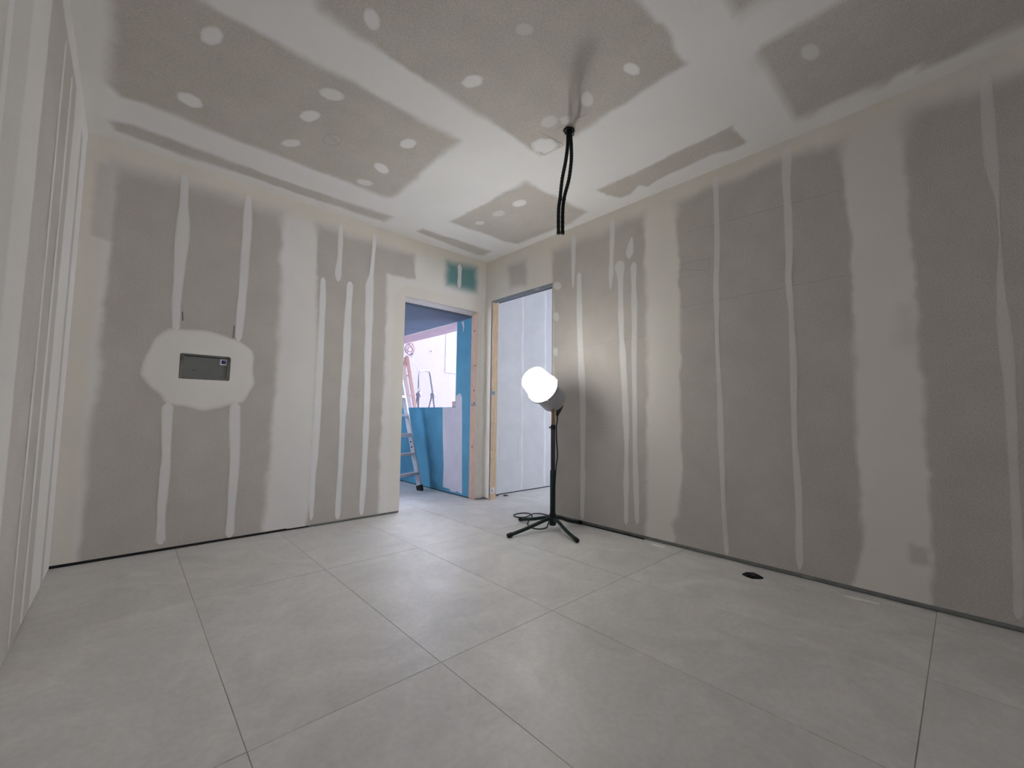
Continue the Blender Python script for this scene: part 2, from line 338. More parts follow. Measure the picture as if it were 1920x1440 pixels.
 'C2': [(-2.079,-1.358),(-2.08,-1.339),(-2.088,-1.319),(-2.103,-1.301),(-2.123,-1.287),(-2.145,-1.279),(-2.167,-1.277),(-2.185,-1.282),(-2.199,-1.293),(-2.205,-1.309),(-2.204,-1.327),(-2.196,-1.346),(-2.181,-1.364),(-2.162,-1.377),(-2.141,-1.386),(-2.12,-1.388),(-2.101,-1.384),(-2.087,-1.373)],
 'C3': [(-2.132,-1.136),(-2.128,-1.116),(-2.13,-1.091),(-2.137,-1.065),(-2.149,-1.041),(-2.165,-1.022),(-2.182,-1.011),(-2.198,-1.009),(-2.211,-1.016),(-2.22,-1.032),(-2.223,-1.053),(-2.221,-1.077),(-2.213,-1.103),(-2.201,-1.125),(-2.187,-1.143),(-2.17,-1.154),(-2.155,-1.156),(-2.142,-1.15)],
 'C4': [(-2.135,-0.795),(-2.134,-0.777),(-2.138,-0.755),(-2.148,-0.732),(-2.163,-0.711),(-2.18,-0.695),(-2.198,-0.685),(-2.213,-0.683),(-2.225,-0.689),(-2.232,-0.702),(-2.233,-0.72),(-2.228,-0.742),(-2.218,-0.764),(-2.204,-0.784),(-2.187,-0.8),(-2.17,-0.81),(-2.154,-0.813),(-2.142,-0.807)],
 'C5': [(-1.614,-1.296),(-1.607,-1.279),(-1.605,-1.257),(-1.608,-1.235),(-1.617,-1.214),(-1.63,-1.198),(-1.646,-1.188),(-1.662,-1.186),(-1.677,-1.192),(-1.688,-1.204),(-1.695,-1.223),(-1.697,-1.244),(-1.693,-1.266),(-1.684,-1.285),(-1.671,-1.301),(-1.656,-1.311),(-1.641,-1.313),(-1.626,-1.308)],
 'C6': [(-1.591,-0.875),(-1.591,-0.856),(-1.599,-0.84),(-1.614,-0.831),(-1.634,-0.828),(-1.656,-0.833),(-1.678,-0.844),(-1.697,-0.861),(-1.71,-0.88),(-1.717,-0.901),(-1.716,-0.919),(-1.708,-0.934),(-1.694,-0.943),(-1.675,-0.946),(-1.654,-0.942),(-1.632,-0.931),(-1.613,-0.915),(-1.598,-0.896)],
 'C7': [(-1.604,-0.656),(-1.603,-0.639),(-1.608,-0.622),(-1.621,-0.607),(-1.638,-0.595),(-1.658,-0.587),(-1.679,-0.586),(-1.697,-0.59),(-1.711,-0.6),(-1.719,-0.614),(-1.72,-0.63),(-1.714,-0.647),(-1.702,-0.662),(-1.685,-0.673),(-1.666,-0.681),(-1.645,-0.683),(-1.627,-0.679),(-1.613,-0.669)],
 'C8': [(-2.153,-1.923),(-2.141,-1.908),(-2.133,-1.89),(-2.129,-1.871),(-2.131,-1.854),(-2.138,-1.841),(-2.149,-1.833),(-2.163,-1.833),(-2.177,-1.839),(-2.191,-1.851),(-2.203,-1.867),(-2.21,-1.885),(-2.213,-1.903),(-2.211,-1.919),(-2.204,-1.931),(-2.194,-1.938),(-2.181,-1.939),(-2.167,-1.934)],
 'C9': [(-1.633,-2.329),(-1.627,-2.319),(-1.625,-2.307),(-1.629,-2.294),(-1.636,-2.281),(-1.648,-2.27),(-1.661,-2.263),(-1.675,-2.26),(-1.688,-2.262),(-1.697,-2.268),(-1.703,-2.278),(-1.704,-2.291),(-1.7,-2.304),(-1.693,-2.316),(-1.682,-2.327),(-1.669,-2.334),(-1.655,-2.337),(-1.643,-2.335)],
 'C10': [(-1.622,-1.967),(-1.613,-1.954),(-1.61,-1.936),(-1.612,-1.916),(-1.619,-1.896),(-1.632,-1.878),(-1.647,-1.864),(-1.663,-1.858),(-1.679,-1.858),(-1.691,-1.866),(-1.699,-1.88),(-1.702,-1.898),(-1.7,-1.918),(-1.692,-1.938),(-1.68,-1.955),(-1.666,-1.968),(-1.65,-1.974),(-1.635,-1.974)],
 'C11': [(-1.094,-2.527),(-1.088,-2.517),(-1.089,-2.506),(-1.097,-2.494),(-1.111,-2.485),(-1.128,-2.478),(-1.147,-2.475),(-1.165,-2.475),(-1.18,-2.48),(-1.191,-2.488),(-1.196,-2.498),(-1.194,-2.509),(-1.187,-2.52),(-1.174,-2.529),(-1.157,-2.536),(-1.139,-2.54),(-1.121,-2.539),(-1.105,-2.535)],
 'C12': [(-1.113,-2.266),(-1.098,-2.252),(-1.087,-2.237),(-1.083,-2.221),(-1.086,-2.208),(-1.096,-2.199),(-1.11,-2.195),(-1.129,-2.197),(-1.148,-2.204),(-1.167,-2.216),(-1.181,-2.23),(-1.191,-2.245),(-1.194,-2.26),(-1.191,-2.272),(-1.182,-2.28),(-1.168,-2.284),(-1.151,-2.283),(-1.132,-2.277)],
 'C13': [(-1.136,-2.038),(-1.122,-2.026),(-1.112,-2.009),(-1.108,-1.989),(-1.11,-1.969),(-1.119,-1.951),(-1.132,-1.938),(-1.148,-1.931),(-1.166,-1.93),(-1.183,-1.937),(-1.196,-1.95),(-1.205,-1.967),(-1.209,-1.987),(-1.206,-2.006),(-1.198,-2.023),(-1.185,-2.036),(-1.17,-2.043),(-1.153,-2.044)],
 'C14': [(-0.96,-1.883),(-0.943,-1.862),(-0.936,-1.835),(-0.941,-1.806),(-0.955,-1.779),(-0.978,-1.756),(-1.007,-1.742),(-1.038,-1.738),(-1.066,-1.744),(-1.089,-1.759),(-1.104,-1.781),(-1.109,-1.808),(-1.104,-1.836),(-1.09,-1.861),(-1.068,-1.882),(-1.041,-1.896),(-1.012,-1.901),(-0.983,-1.897)],
 'C15': [(-1.064,-2.097),(-1.054,-2.086),(-1.049,-2.072),(-1.05,-2.057),(-1.057,-2.043),(-1.069,-2.032),(-1.084,-2.025),(-1.1,-2.023),(-1.116,-2.026),(-1.129,-2.034),(-1.138,-2.046),(-1.143,-2.06),(-1.141,-2.074),(-1.134,-2.087),(-1.123,-2.098),(-1.109,-2.105),(-1.093,-2.107),(-1.077,-2.104)],
 'C16': [(-0.613,-1.261),(-0.6,-1.244),(-0.592,-1.223),(-0.59,-1.198),(-0.594,-1.174),(-0.604,-1.153),(-0.62,-1.138),(-0.638,-1.131),(-0.656,-1.132),(-0.673,-1.142),(-0.686,-1.159),(-0.694,-1.181),(-0.695,-1.205),(-0.69,-1.229),(-0.68,-1.249),(-0.665,-1.263),(-0.648,-1.27),(-0.63,-1.27)],
 'C17': [(-0.623,-1.019),(-0.611,-1.003),(-0.604,-0.981),(-0.603,-0.957),(-0.608,-0.932),(-0.618,-0.911),(-0.633,-0.896),(-0.65,-0.889),(-0.667,-0.89),(-0.682,-0.9),(-0.693,-0.917),(-0.7,-0.939),(-0.7,-0.963),(-0.695,-0.987),(-0.685,-1.007),(-0.671,-1.022),(-0.655,-1.029),(-0.638,-1.028)],
 'C18': [(-0.622,-0.746),(-0.615,-0.733),(-0.613,-0.718),(-0.616,-0.702),(-0.624,-0.687),(-0.636,-0.675),(-0.65,-0.669),(-0.665,-0.667),(-0.678,-0.671),(-0.689,-0.681),(-0.696,-0.694),(-0.697,-0.709),(-0.694,-0.725),(-0.686,-0.739),(-0.674,-0.75),(-0.661,-0.757),(-0.646,-0.759),(-0.632,-0.755)],
 'C19': [(-0.624,-3.157),(-0.603,-3.154),(-0.585,-3.148),(-0.573,-3.138),(-0.568,-3.126),(-0.571,-3.113),(-0.582,-3.101),(-0.6,-3.092),(-0.621,-3.086),(-0.644,-3.084),(-0.665,-3.087),(-0.682,-3.094),(-0.693,-3.104),(-0.697,-3.116),(-0.694,-3.128),(-0.683,-3.14),(-0.666,-3.149),(-0.646,-3.155)],
 'M1': [(-2.051,-0.917),(-2.052,-0.985),(-2.027,-1.021),(-1.992,-1.029),(-1.96,-1.004),(-1.961,-0.947),(-1.985,-0.903),(-2.022,-0.889),(-2.051,-0.917)],
 'M2': [(-2.055,-0.995),(-1.955,-0.939)],
 'M3': [(-1.145,-1.89),(-0.941,-1.915)],
 'M4': [(-1.084,-1.786),(-0.954,-1.755),(-0.944,-1.905)],
 'M5': [(-1.08,-1.958),(-1.07,-2.091),(-1.049,-2.169)],
}


# (polygon, feather in m, strength)
PAPERS = {
 'back': [(PAT['P1'], 0.05, 1.0), (PAT['P1b'], 0.03, 0.55), (PAT['P2'], 0.035, 1.0), (PAT['TEAL'], 0.07, 0.95)],
 'right': [(PAT['Q0'], 0.06, 0.8), (PAT['Q1'], 0.04, 1.0), (PAT['Q2'], 0.03, 1.0), (PAT['Q3'], 0.03, 1.0),
           (PAT['QN'], 0.03, 0.7), (PAT['QM'], 0.06, 0.3)],
 'left': [([(-1.46, 0.0), (-1.46, 2.44), (-0.66, 2.46), (-0.66, 0.0)], 0.02, 0.8), ([(-0.325, 0.0), (-0.325, 2.42), (-0.235, 2.42), (-0.235, 0.0)], 0.03, 0.8),
          ([(-2.75, 0.0), (-2.75, 2.44), (-1.73, 2.44), (-1.73, 0.0)], 0.03, 0.35), ([(-4.2, 0), (-4.2, 2.44), (-3.0, 2.44), (-3.0, 0)], 0.03, 0.8)],
 'ceil': [(PAT['R1'], 0.05, 1.0), (PAT['R2'], 0.05, 1.0), (PAT['R3'], 0.05, 1.0), (PAT['R4'] , 0.05, 1.0),
          (PAT['R5'], 0.04, 1.0), (PAT['R6'], 0.03, 1.0), (PAT['R7'], 0.035, 1.0),
          ([(-2.99, -2.95), (-2.99, -3.95), (-1.05, -3.95), (-1.05, -2.95)], 0.05, 1.0)],
}
def fields(s, u, v):
    """filler amount, warm tint, blue-green tint at points of a surface"""
    wob = 0.020 * vnoise(u, v, 9, 3) + 0.010 * vnoise(u, v, 31, 4)
    pap = np.zeros(u.shape)
    for poly, f, st in PAPERS[s]:
        P = np.array(poly)
        near = (u > P[:, 0].min() - 0.2) & (u < P[:, 0].max() + 0.2) & (v > P[:, 1].min() - 0.2) & (v < P[:, 1].max() + 0.2)
        if not near.any(): continue
        d = sdf(u[near], v[near], poly) + wob[near]
        ff = f * (1 + 1.2 * vnoise(u[near], v[near], 3, 8))
        if s in ('back', 'right') and P[:, 1].min() < 1.5: ff = ff * (1 + 1.7 * sstep(2.28, 2.40, v[near]))
        pap[near] = np.maximum(pap[near], st * sstep(-ff * 0.6, ff * 0.6, d))
    R = 1 - pap
    if s == 'ceil':
        edge = np.minimum(np.minimum(-u, u + LX), -v); G = 0.05 + 0.25 * sstep(0.15, 0.02, edge)
    elif s == 'left': G = 0.2 + 0 * u
    else:
        G = (0.80 if s == 'right' else 0.45) + (0.20 if s == 'right' else 0.55) * sstep(0.20, 0.08, H - v)
        if s == 'back':
            G = np.maximum(G, sstep(0.16, 0.06, u + LX)); G = np.maximum(G, 0.9 * sstep(0.14, 0.10, np.maximum(DOOR1[0] - u, 0) + np.maximum(u - DOOR1[1], 0) + np.maximum(v - DOOR1[2], 0)))
            band = sstep(0.16, 0.10, np.abs(u + 1.90)); G = G * (1 - 0.45 * band * sstep(0.10, 0.2, H - v))
    B = np.zeros(u.shape)
    if s == 'back': B = ((u > -0.60) & (u < 0) & (v > 2.1)).astype(float)
    return R, np.clip(G, 0, 1), B

def quads_mesh(name, V, F, mixes):
    me = bpy.data.meshes.new(name); V = np.asarray(V, np.float32); F = np.asarray(F, np.int32)
    me.vertices.add(len(V)); me.vertices.foreach_set('co', V.ravel())
    me.loops.add(F.size); me.loops.foreach_set('vertex_index', F.ravel())
    me.polygons.add(len(F)); me.polygons.foreach_set('loop_start', np.arange(0, F.size, 4, dtype=np.int32))
    me.polygons.foreach_set('loop_total', np.full(len(F), 4, np.int32))
    me.update(calc_edges=True); me.validate()
    ca = me.color_attributes.new('mix', 'FLOAT_COLOR', 'POINT')
    c = np.ones((len(V), 4), np.float32); c[:, :3] = mixes; ca.data.foreach_set('color', c.ravel())
    me.polygons.foreach_set('use_smooth', [True] * len(F))
    return me

def sheet(s, parent, u0, u1, v0, v1, holes=(), step=0.012):
    """one plasterboard sheet: a fine front face carrying the paper / filler mix, with sides 12 mm deep"""
    def lines(a, b, extra):
        L = list(np.linspace(a, b, max(2, int(round((b - a) / step)) + 1)))
        for e in extra:
            if a < e < b:
                k = int(np.argmin([abs(x - e) for x in L])); L[k] = e
        return np.array(L)
    U = lines(u0, u1, [h for H4 in holes for h in H4[:2]]); Vv = lines(v0, v1, [h for H4 in holes for h in H4[2:]])
    uu, vv = np.meshgrid(U, Vv, indexing='ij'); R, G, B = fields(s, uu.ravel(), vv.ravel())
    hh = 0.0006 * R
    x = uu.ravel(); y = vv.ravel()
    P = np.stack(np.broadcast_arrays(*pos(s, x, y, hh)), -1)
    nu, nv = len(U), len(Vv); idx = np.arange(nu * nv).reshape(nu, nv)
    a, b, c, d = idx[:-1, :-1].ravel(), idx[1:, :-1].ravel(), idx[1:, 1:].ravel(), idx[:-1, 1:].ravel()
    cu = (U[:-1, None] + U[1:, None].reshape(-1, 1)) / 2 + 0 * Vv[None, :-1]; cv = (Vv[:-1] + Vv[1:])[None, :] / 2 + 0 * U[:-1, None]
    keep = np.ones(cu.shape, bool)
    for h in holes: keep &= ~((cu > h[0]) & (cu < h[1]) & (cv > h[2]) & (cv < h[3]))
    F = np.stack([a, d, c, b] if FLIP[s] else [a, b, c, d], -1)[keep.ravel()]
    # sides: every open edge of the kept cells goes 12.5 mm back, so the doorways and recesses stay clear
    E = np.concatenate([F[:, [k, (k + 1) % 4]] for k in range(4)]); key = np.sort(E, 1); _, inv, cnt = np.unique(key, axis=0, return_inverse=True, return_counts=True)
    E = E[cnt[inv.ravel()] == 1]; rim = np.unique(E); m = len(P)
    used = np.zeros(m, bool); used[np.unique(F)] = True
    front = np.stack(np.broadcast_arrays(*pos(s, x[rim], y[rim], 0 * x[rim] + 0.0006 * R[rim])), -1)
    back = np.stack(np.broadcast_arrays(*pos(s, x[rim], y[rim], 0 * x[rim] - 0.0125)), -1)
    remap = np.full(m, -1); remap[rim] = np.arange(len(rim)); a_, b_ = remap[E[:, 0]], remap[E[:, 1]]; n = len(rim)
    F2 = np.stack([b_ + m, a_ + m, a_ + m + n, b_ + m + n], -1)
    V = np.concatenate([P, front, back]); F = np.concatenate([F, F2])
    Mf = np.stack([R, G, B], -1); side = np.tile(np.array([[0.4, 0.5, 0.0]]), (2 * n, 1)); Mx = np.concatenate([Mf, side])
    keepv = np.zeros(len(V), bool); keepv[np.unique(F)] = True; new = np.cumsum(keepv) - 1
    V, Mx, F = V[keepv], Mx[keepv], new[F]
    return obj('plasterboard_sheet', quads_mesh('plasterboard_sheet', V, F, Mx), M_BOARD, parent)

def filler_stripe(s, parent, pts, name='filler_stripe', seed=0, warm=0.0, amount=1.0):
    """a trowelled line of filler over screws or a stud: pts are (u, v, width)"""
    pts = np.array(pts); L = np.concatenate([[0], np.cumsum(np.hypot(*np.diff(pts[:, :2], axis=0).T))]); n = max(6, int(L[-1] / 0.025))
    t = np.linspace(0, L[-1], n); cu = np.interp(t, L, pts[:, 0]); cv = np.interp(t, L, pts[:, 1]); w = np.interp(t, L, pts[:, 2])
    cu = cu + 0.010 * vnoise(t, 0 * t, 3, seed + 20); w = w * (1 + 0.45 * vnoise(t, 0 * t, 7, seed + 31))
    endt = np.minimum(t, L[-1] - t); w = w * (0.35 + 0.65 * sstep(0, 0.03, endt))
    du = np.gradient(cu); dv = np.gradient(cv); ll = np.hypot(du, dv); nu_, nv_ = dv / ll, -du / ll
    prof = [(-1.0, 0.0, 0.0), (-0.80, 0.5, 0.85), (-0.5, 0.9, 1.0), (0, 1.0, 1.0), (0.5, 0.9, 1.0), (0.80, 0.5, 0.85), (1.0, 0.0, 0.0)]
    V = []; Mx = []; F = []
    for i in range(n):
        for k, (o, h, r) in enumerate(prof):
            uo, vo = cu[i] + nu_[i] * o * w[i] * 0.55, cv[i] + nv_[i] * o * w[i] * 0.55
            V.append((uo, vo, 0.0009 + 0.0012 * h)); Mx.append(r)
    V = np.array(V); R, G, B = fields(s, V[:, 0], V[:, 1]); r = np.array(Mx) * amount
    R2 = R + (1 - R) * r
    G2 = G * (1 - r) + warm * r
    m = len(prof)
    for i in range(n - 1):
        for k in range(m - 1):
            q = [i * m + k, i * m + k + 1, (i + 1) * m + k + 1, (i + 1) * m + k]; F.append(q)
    P = np.stack(np.broadcast_arrays(*pos(s, V[:, 0], V[:, 1], V[:, 2])), -1)
    me = quads_mesh(name, P, F, np.stack([R2, G2, B], -1))
    nrm = me.polygons[0].normal; want = Vector(pos(s, 0, 0, 1)) - Vector(pos(s, 0, 0, 0))
    if nrm.dot(want) < 0: me.flip_normals()
    return obj(name, me, M_BOARD, parent)

def filler_patch(s, parent, outline, name='filler_patch', amount=1.0, warm=0.05, hole=None, soft=0.25, seed=0):
    """a trowelled patch of filler with feathered rim; `hole` leaves a rectangle open"""
    O = np.array(outline); n = 72
    Lc = np.concatenate([[0], np.cumsum(np.hypot(*np.diff(np.vstack([O, O[:1]]), axis=0).T))]); t = np.linspace(0, Lc[-1], n, endpoint=False)
    Oc = np.vstack([O, O[:1]]); ou = np.interp(t, Lc, Oc[:, 0]); ov = np.interp(t, Lc, Oc[:, 1]); c = O.mean(0)
    ang = np.arange(n) / n * 2 * np.pi
    k = 1 + 0.16 * vnoise(np.cos(ang) * 1.3 + seed, np.sin(ang) * 1.3, 2.0, seed + 5); ou = c[0] + (ou - c[0]) * k; ov = c[1] + (ov - c[1]) * k
    if hole:
        hu = []; hv = []
        for a_, b_ in zip(ou - (hole[0] + hole[1]) / 2, ov - (hole[2] + hole[3]) / 2):
            q = max(abs(a_) / ((hole[1] - hole[0]) / 2), abs(b_) / ((hole[3] - hole[2]) / 2)); hu.append((hole[0] + hole[1]) / 2 + a_ / q); hv.append((hole[2] + hole[3]) / 2 + b_ / q)
        iu, iv = np.array(hu), np.array(hv)
    else: iu, iv = np.full(n, c[0]), np.full(n, c[1])
    rings = [(1.0, 0, 0), (1 - soft * 0.5, 0.4, 0.75), (1 - soft, 0.8, 1), (0.45, 1, 1), (0.02 if not hole else 0.0, 1, 1)]
    V = []; r = []
    for f, h, a in rings:
        for i in range(n): V.append((iu[i] + (ou[i] - iu[i]) * f, iv[i] + (ov[i] - iv[i]) * f, 0.0009 + 0.0014 * h)); r.append(a)
    V = np.array(V); R, G, B = fields(s, V[:, 0], V[:, 1]); r = np.array(r) * amount
    F = [[a * n + i, a * n + (i + 1) % n, (a + 1) * n + (i + 1) % n, (a + 1) * n + i] for a in range(len(rings) - 1) for i in range(n)]
    P = np.stack(np.broadcast_arrays(*pos(s, V[:, 0], V[:, 1], V[:, 2])), -1)
    me = quads_mesh(name, P, F, np.stack([R + (1 - R) * r, G * (1 - r) + warm * r, B], -1))
    nrm = sum((p.normal for p in me.polygons), Vector()); want = Vector(pos(s, 0, 0, 1)) - Vector(pos(s, 0, 0, 0))
    if nrm.dot(want) < 0: me.flip_normals()
    return obj(name, me, M_BOARD, parent)

def pencil_line(s, parent, pts, w=0.003, m=None, closed=False):
    bm = bmesh.new()
    for a, b in zip(pts[:-1], pts[1:]):
        d = Vector((b[0] - a[0], b[1] - a[1])); l = d.length
        if l < 1e-6: continue
        nn = Vector((d.y, -d.x)) / l * w / 2
        vs = [bm.verts.new(pos(s, p[0] + sg * nn.x, p[1] + sg * nn.y, 0.0011)) for p, sg in ((a, 1), (a, -1), (b, -1), (b, 1))]
        f = bm.faces.new(vs); ex = bmesh.ops.extrude_face_region(bm, geom=[f])
        for e in ex['geom']:
            if isinstance(e, bmesh.types.BMVert): e.co += (Vector(pos(s, 0, 0, 0.0006)) - Vector(pos(s, 0, 0, 0)))
    return obj('pencil_line', bm, m or M_PENCIL_PALE, parent)
# ------------------------------------------------------------------ the room shell
def struct(name, label, cat, bm=None, m=None):
    o = obj(name, bm, m) if bm is not None else empty(name)
    return tag(o, label, cat, kind='structure')

# floor: grout bed and tiles, running through both doorways
bm = bx(-LX - 0.1, 3.6, YF - 0.1, 3.2, -0.06, -0.0016)
floor = struct('floor', 'pale grey stone tile floor with hairline joints across the room', 'floor', bm, M_GROUT)
TX, TY = 0.604, 1.199
tb = bx(0.0012, TX - 0.0012, 0.0012, TY - 0.0012, -0.009, 0.0, bev=0.0007)
tile_me = bpy.data.meshes.new('tile'); bmesh.ops.recalc_face_normals(tb, faces=tb.faces); tb.to_mesh(tile_me); tb.free(); tile_me.materials.append(M_TILE)
for i in range(-1, 10):
    for j in range(-4, 4):
        x0 = -2.557 + TX * i; y0 = -0.997 + TY * j
        if x0 > 3.1 or (x0 > 0.1 and y0 > 0.1): continue
        t = bpy.data.objects.new('tile', tile_me); COL.objects.link(t); t.parent = floor
        t.location = (x0, y0, RNG.uniform(-0.0003, 0.0003))

def wall_boxes(name, label, boxes, m=None):
    b = bmesh.new()
    for q in boxes: box(b, *q)
    return struct(name, label, 'wall', b, m or M_CORE)

T = 0.108
w_back = wall_boxes('wall_back', 'grey plasterboard wall with pale filler bands, recessed grey plate and left doorway',
    [(-LX - 0.12, DOOR1[0], 0.0125, T, 0, H + 0.1), (DOOR1[0], DOOR1[1], 0.0125, T, DOOR1[2] + 0.03, H + 0.1), (DOOR1[1] + 0.02, 0.0, 0.0125, T, 0, H + 0.1)])
w_right = wall_boxes('wall_right', 'long grey plasterboard wall with vertical filler lines behind the work lamp',
    [(0.0125, 0.10, DOOR2[1] + 0.02, 0.04, 0, H + 0.1), (0.0125, 0.10, DOOR2[0], DOOR2[1] + 0.02, DOOR2[2] + 0.03, H + 0.1), (0.0125, 0.10, YF - 0.1, DOOR2[0], 0, H + 0.1)])
w_left = wall_boxes('wall_left', 'pale plasterboard wall with thin vertical filler lines at the left edge', [(-LX - 0.12, -LX - 0.0125, YF - 0.1, 0.0125, 0, H + 0.1)])
w_front = wall_boxes('wall_front', 'plain plastered wall behind the camera', [(-LX, -2.85, YF - 0.1, YF, 0, H + 0.1), (-2.35, 0.0125, YF - 0.1, YF, 0, H + 0.1), (-2.85, -2.35, YF - 0.1, YF, 0, 1.1), (-2.85, -2.35, YF - 0.1, YF, 1.55, H + 0.1)], mat('plain_plaster', (0.6, 0.59, 0.57), 0.9))
ceil = struct('ceiling', 'grey plasterboard ceiling with wide pale filler bands', 'ceiling', bx(-LX - 0.12, 0.10, YF - 0.1, 0.108, H + 0.0126, H + 0.1), M_CORE)

d1 = (DOOR1[0], DOOR1[1], -1, DOOR1[2]); d2 = (DOOR2[0], DOOR2[1], -1, DOOR2[2])
ZB = 0.014
sheet('back', w_back, -LX, -1.90, ZB + 0.005, H, [PLATE]); sheet('back', w_back, -1.90, -0.70, ZB, H, [d1]); sheet('back', w_back, -0.70, 0, ZB, H, [d1])
sheet('right', w_right, -0.80, 0, 0.02, H, [d2]); sheet('right', w_right, -2.05, -0.80, 0.02, H, [d2])
sheet('right', w_right, -3.26, -2.05, 0.02, H); sheet('right', w_right, -4.47, -3.26, 0.02, H); sheet('right', w_right, YF, -4.47, 0.02, H, step=0.05)
for a, b, st in ((-1.30, 0, 0.010), (-2.50, -1.30, 0.012), (-3.70, -2.50, 0.03), (YF, -3.70, 0.06)): sheet('left', w_left, a, b, 0.006, H, step=st)
for y0, y1, xs in ((-0.41, 0, (-LX, -1.12, 0)), (-1.615, -0.41, (-LX, -1.14, 0)), (-2.83, -1.615, (-LX, -2.60, -0.66, 0)), (-4.03, -2.83, (-LX, -0.95, 0)), (YF, -4.03, (-LX, -1.8, 0))):
    for a, b in zip(xs[:-1], xs[1:]): sheet('ceil', ceil, a, b, y0, y1, step=0.013 if y0 > -4.0 else 0.05)

# filler lines and patches
sd = 0
def stripes(s, w, keys, **k):
    global sd
    for q in keys:
        sd += 7; filler_stripe(s, w, PAT[q], seed=sd, **k)
stripes('back', w_back, ['S1', 'S1b', 'S2', 'S2b', 'S4'], amount=0.85)
stripes('back', w_back, ['S3', 'S5', 'S6', 'STEAL'])
stripes('right', w_right, ['T1', 'T2', 'T3', 'T4', 'T5', 'T5b'], amount=0.75)
stripes('right', w_right, ['U1', 'U2'], amount=0.62)
stripes('right', w_right, ['V1'], amount=0.5)
filler_patch('back', w_back, PAT['OCT'], hole=PLATE, warm=0.45, soft=0.16)
for q in ('TB0', 'TB1', 'TB2'): filler_patch('right', w_right, PAT[q], amount=0.7, soft=0.5)
faint = {'C2': 0.75, 'C4': 0.85, 'C7': 0.75, 'C9': 0.35, 'C13': 0.45, 'C12': 0.6, 'C15': 0.4, 'C17': 0.45, 'C18': 0.6, 'C19': 0.5, 'C8': 0.8, 'C16': 0.9}
for i in range(20):
    q = 'C%d' % i; filler_patch('ceil', ceil, PAT[q], amount=faint.get(q, 0.95), soft=0.35, seed=i * 3)
for a, w, z0, z1 in ((-1.106, 0.05, 0.02, 2.40), (-0.852, 0.06, 0.02, 2.40), (-1.97, 0.05, 0.05, 2.4), (-2.35, 0.05, 0.05, 2.4)):
    sd += 5; filler_stripe('left', w_left, [(a, z0, w), (a + 0.01, 1.2, w), (a, z1, w)], seed=sd)
sd += 3; filler_stripe('back', w_back, [(-0.035, 0.03, 0.02), (-0.035, 2.3, 0.02)], name='corner_bead', seed=sd)
for k in ('L1', 'L2', 'L3', 'L4', 'L5', 'L7'): pencil_line('right', w_right, PAT[k], 0.003 if k in ('L1', 'L2', 'L3') else 0.0022)
for k in ('M1', 'M2', 'M3', 'M4', 'M5'): pencil_line('ceil', ceil, PAT[k], 0.003)
pencil_line('back', w_back, [(-2.60, 1.50), (-2.605, 1.56)], 0.006, M_PENCIL); pencil_line('back', w_back, [(-2.312, 1.42), (-2.31, 1.51)], 0.005, M_PENCIL)

# runner tracks in the gap under the boards
tr = struct('trim_1', 'grey steel runner track under the right wall at the floor', 'floor track', bx(-0.002, 0.0124, YF, DOOR2[0] - 0.002, 0.0045, 0.024, bev=0.002), M_TRACK)
tr2 = struct('trim_2', 'grey steel runner track under the back wall beside the doorway', 'floor track', bx(-1.735, DOOR1[0] - 0.006, -0.003, 0.0124, 0.004, 0.0175, bev=0.002), M_TRACK)

fill_win = struct('fill_window', 'added fill-light window in the wall behind the camera', 'window')  # added opening that lets sky light fill the room
for q in ((-2.855, -2.82, 1.095, 1.555), (-2.38, -2.345, 1.095, 1.555), (-2.82, -2.38, 1.095, 1.13), (-2.82, -2.38, 1.52, 1.555)): obj('fill_window_frame', bx(q[0], q[1], YF - 0.08, YF - 0.02, q[2], q[3]), M_RIM, fill_win)

struct('gap_shade_back', 'black strip painted as gap shade under the left part of the back wall', 'painted gap shade', bx(-LX, -1.737, 0.0095, 0.0124, 0.0, 0.03), M_DARK)  # near-black strip paints the shade behind the gap

# ------------------------------------------------------------------ doorway 1 (to the blue green room)
x0, x1, zh = DOOR1
door1 = struct('door_1', 'open doorway in the back wall with unfinished timber right jamb', 'doorway')
jb = obj('jamb', bx(x1 - 0.001, x1 + 0.0195, 0.0005, T, 0.004, zh + 0.012, bev=0.001), M_PINE2, door1)
obj('jamb', bx(x0 - 0.018, x0 + 0.001, 0.013, T, 0.004, zh, bev=0.001), M_PINE2, door1)
obj('head_board', bx(x0, x1, 0.0, T, zh + 0.012, zh + 0.03), M_DARK, door1)  # near-black colour stands for the shade in the head gap
for ya, yb, za in ((0.040, 0.066, -0.008), (0.080, 0.107, -0.024)):
    obj('head_profile', bx(x0, x1 - 0.002, ya, yb, zh + za, zh + 0.0115, bev=0.001), M_RIM, door1)
for z in (1.15, 1.02, 0.55, 1.42, 1.80):
    bm = bmesh.new(); yy = 0.03 + 0.05 * random.random()
    lathe(bm, [(0.0, 0.0012), (0.006, 0.0011), (0.009, 0.0)], (x1 - 0.001, yy, z), (-1, 0, 0), 12); obj('knot', bm, M_KNOT, jb)
for k in range(3):
    bm = bx(x1 - 0.0018, x1 - 0.0008, 0.016 + 0.026 * k, 0.034 + 0.026 * k, 0.985, 1.015)
    obj('stamp', bm, M_STAMP, jb)

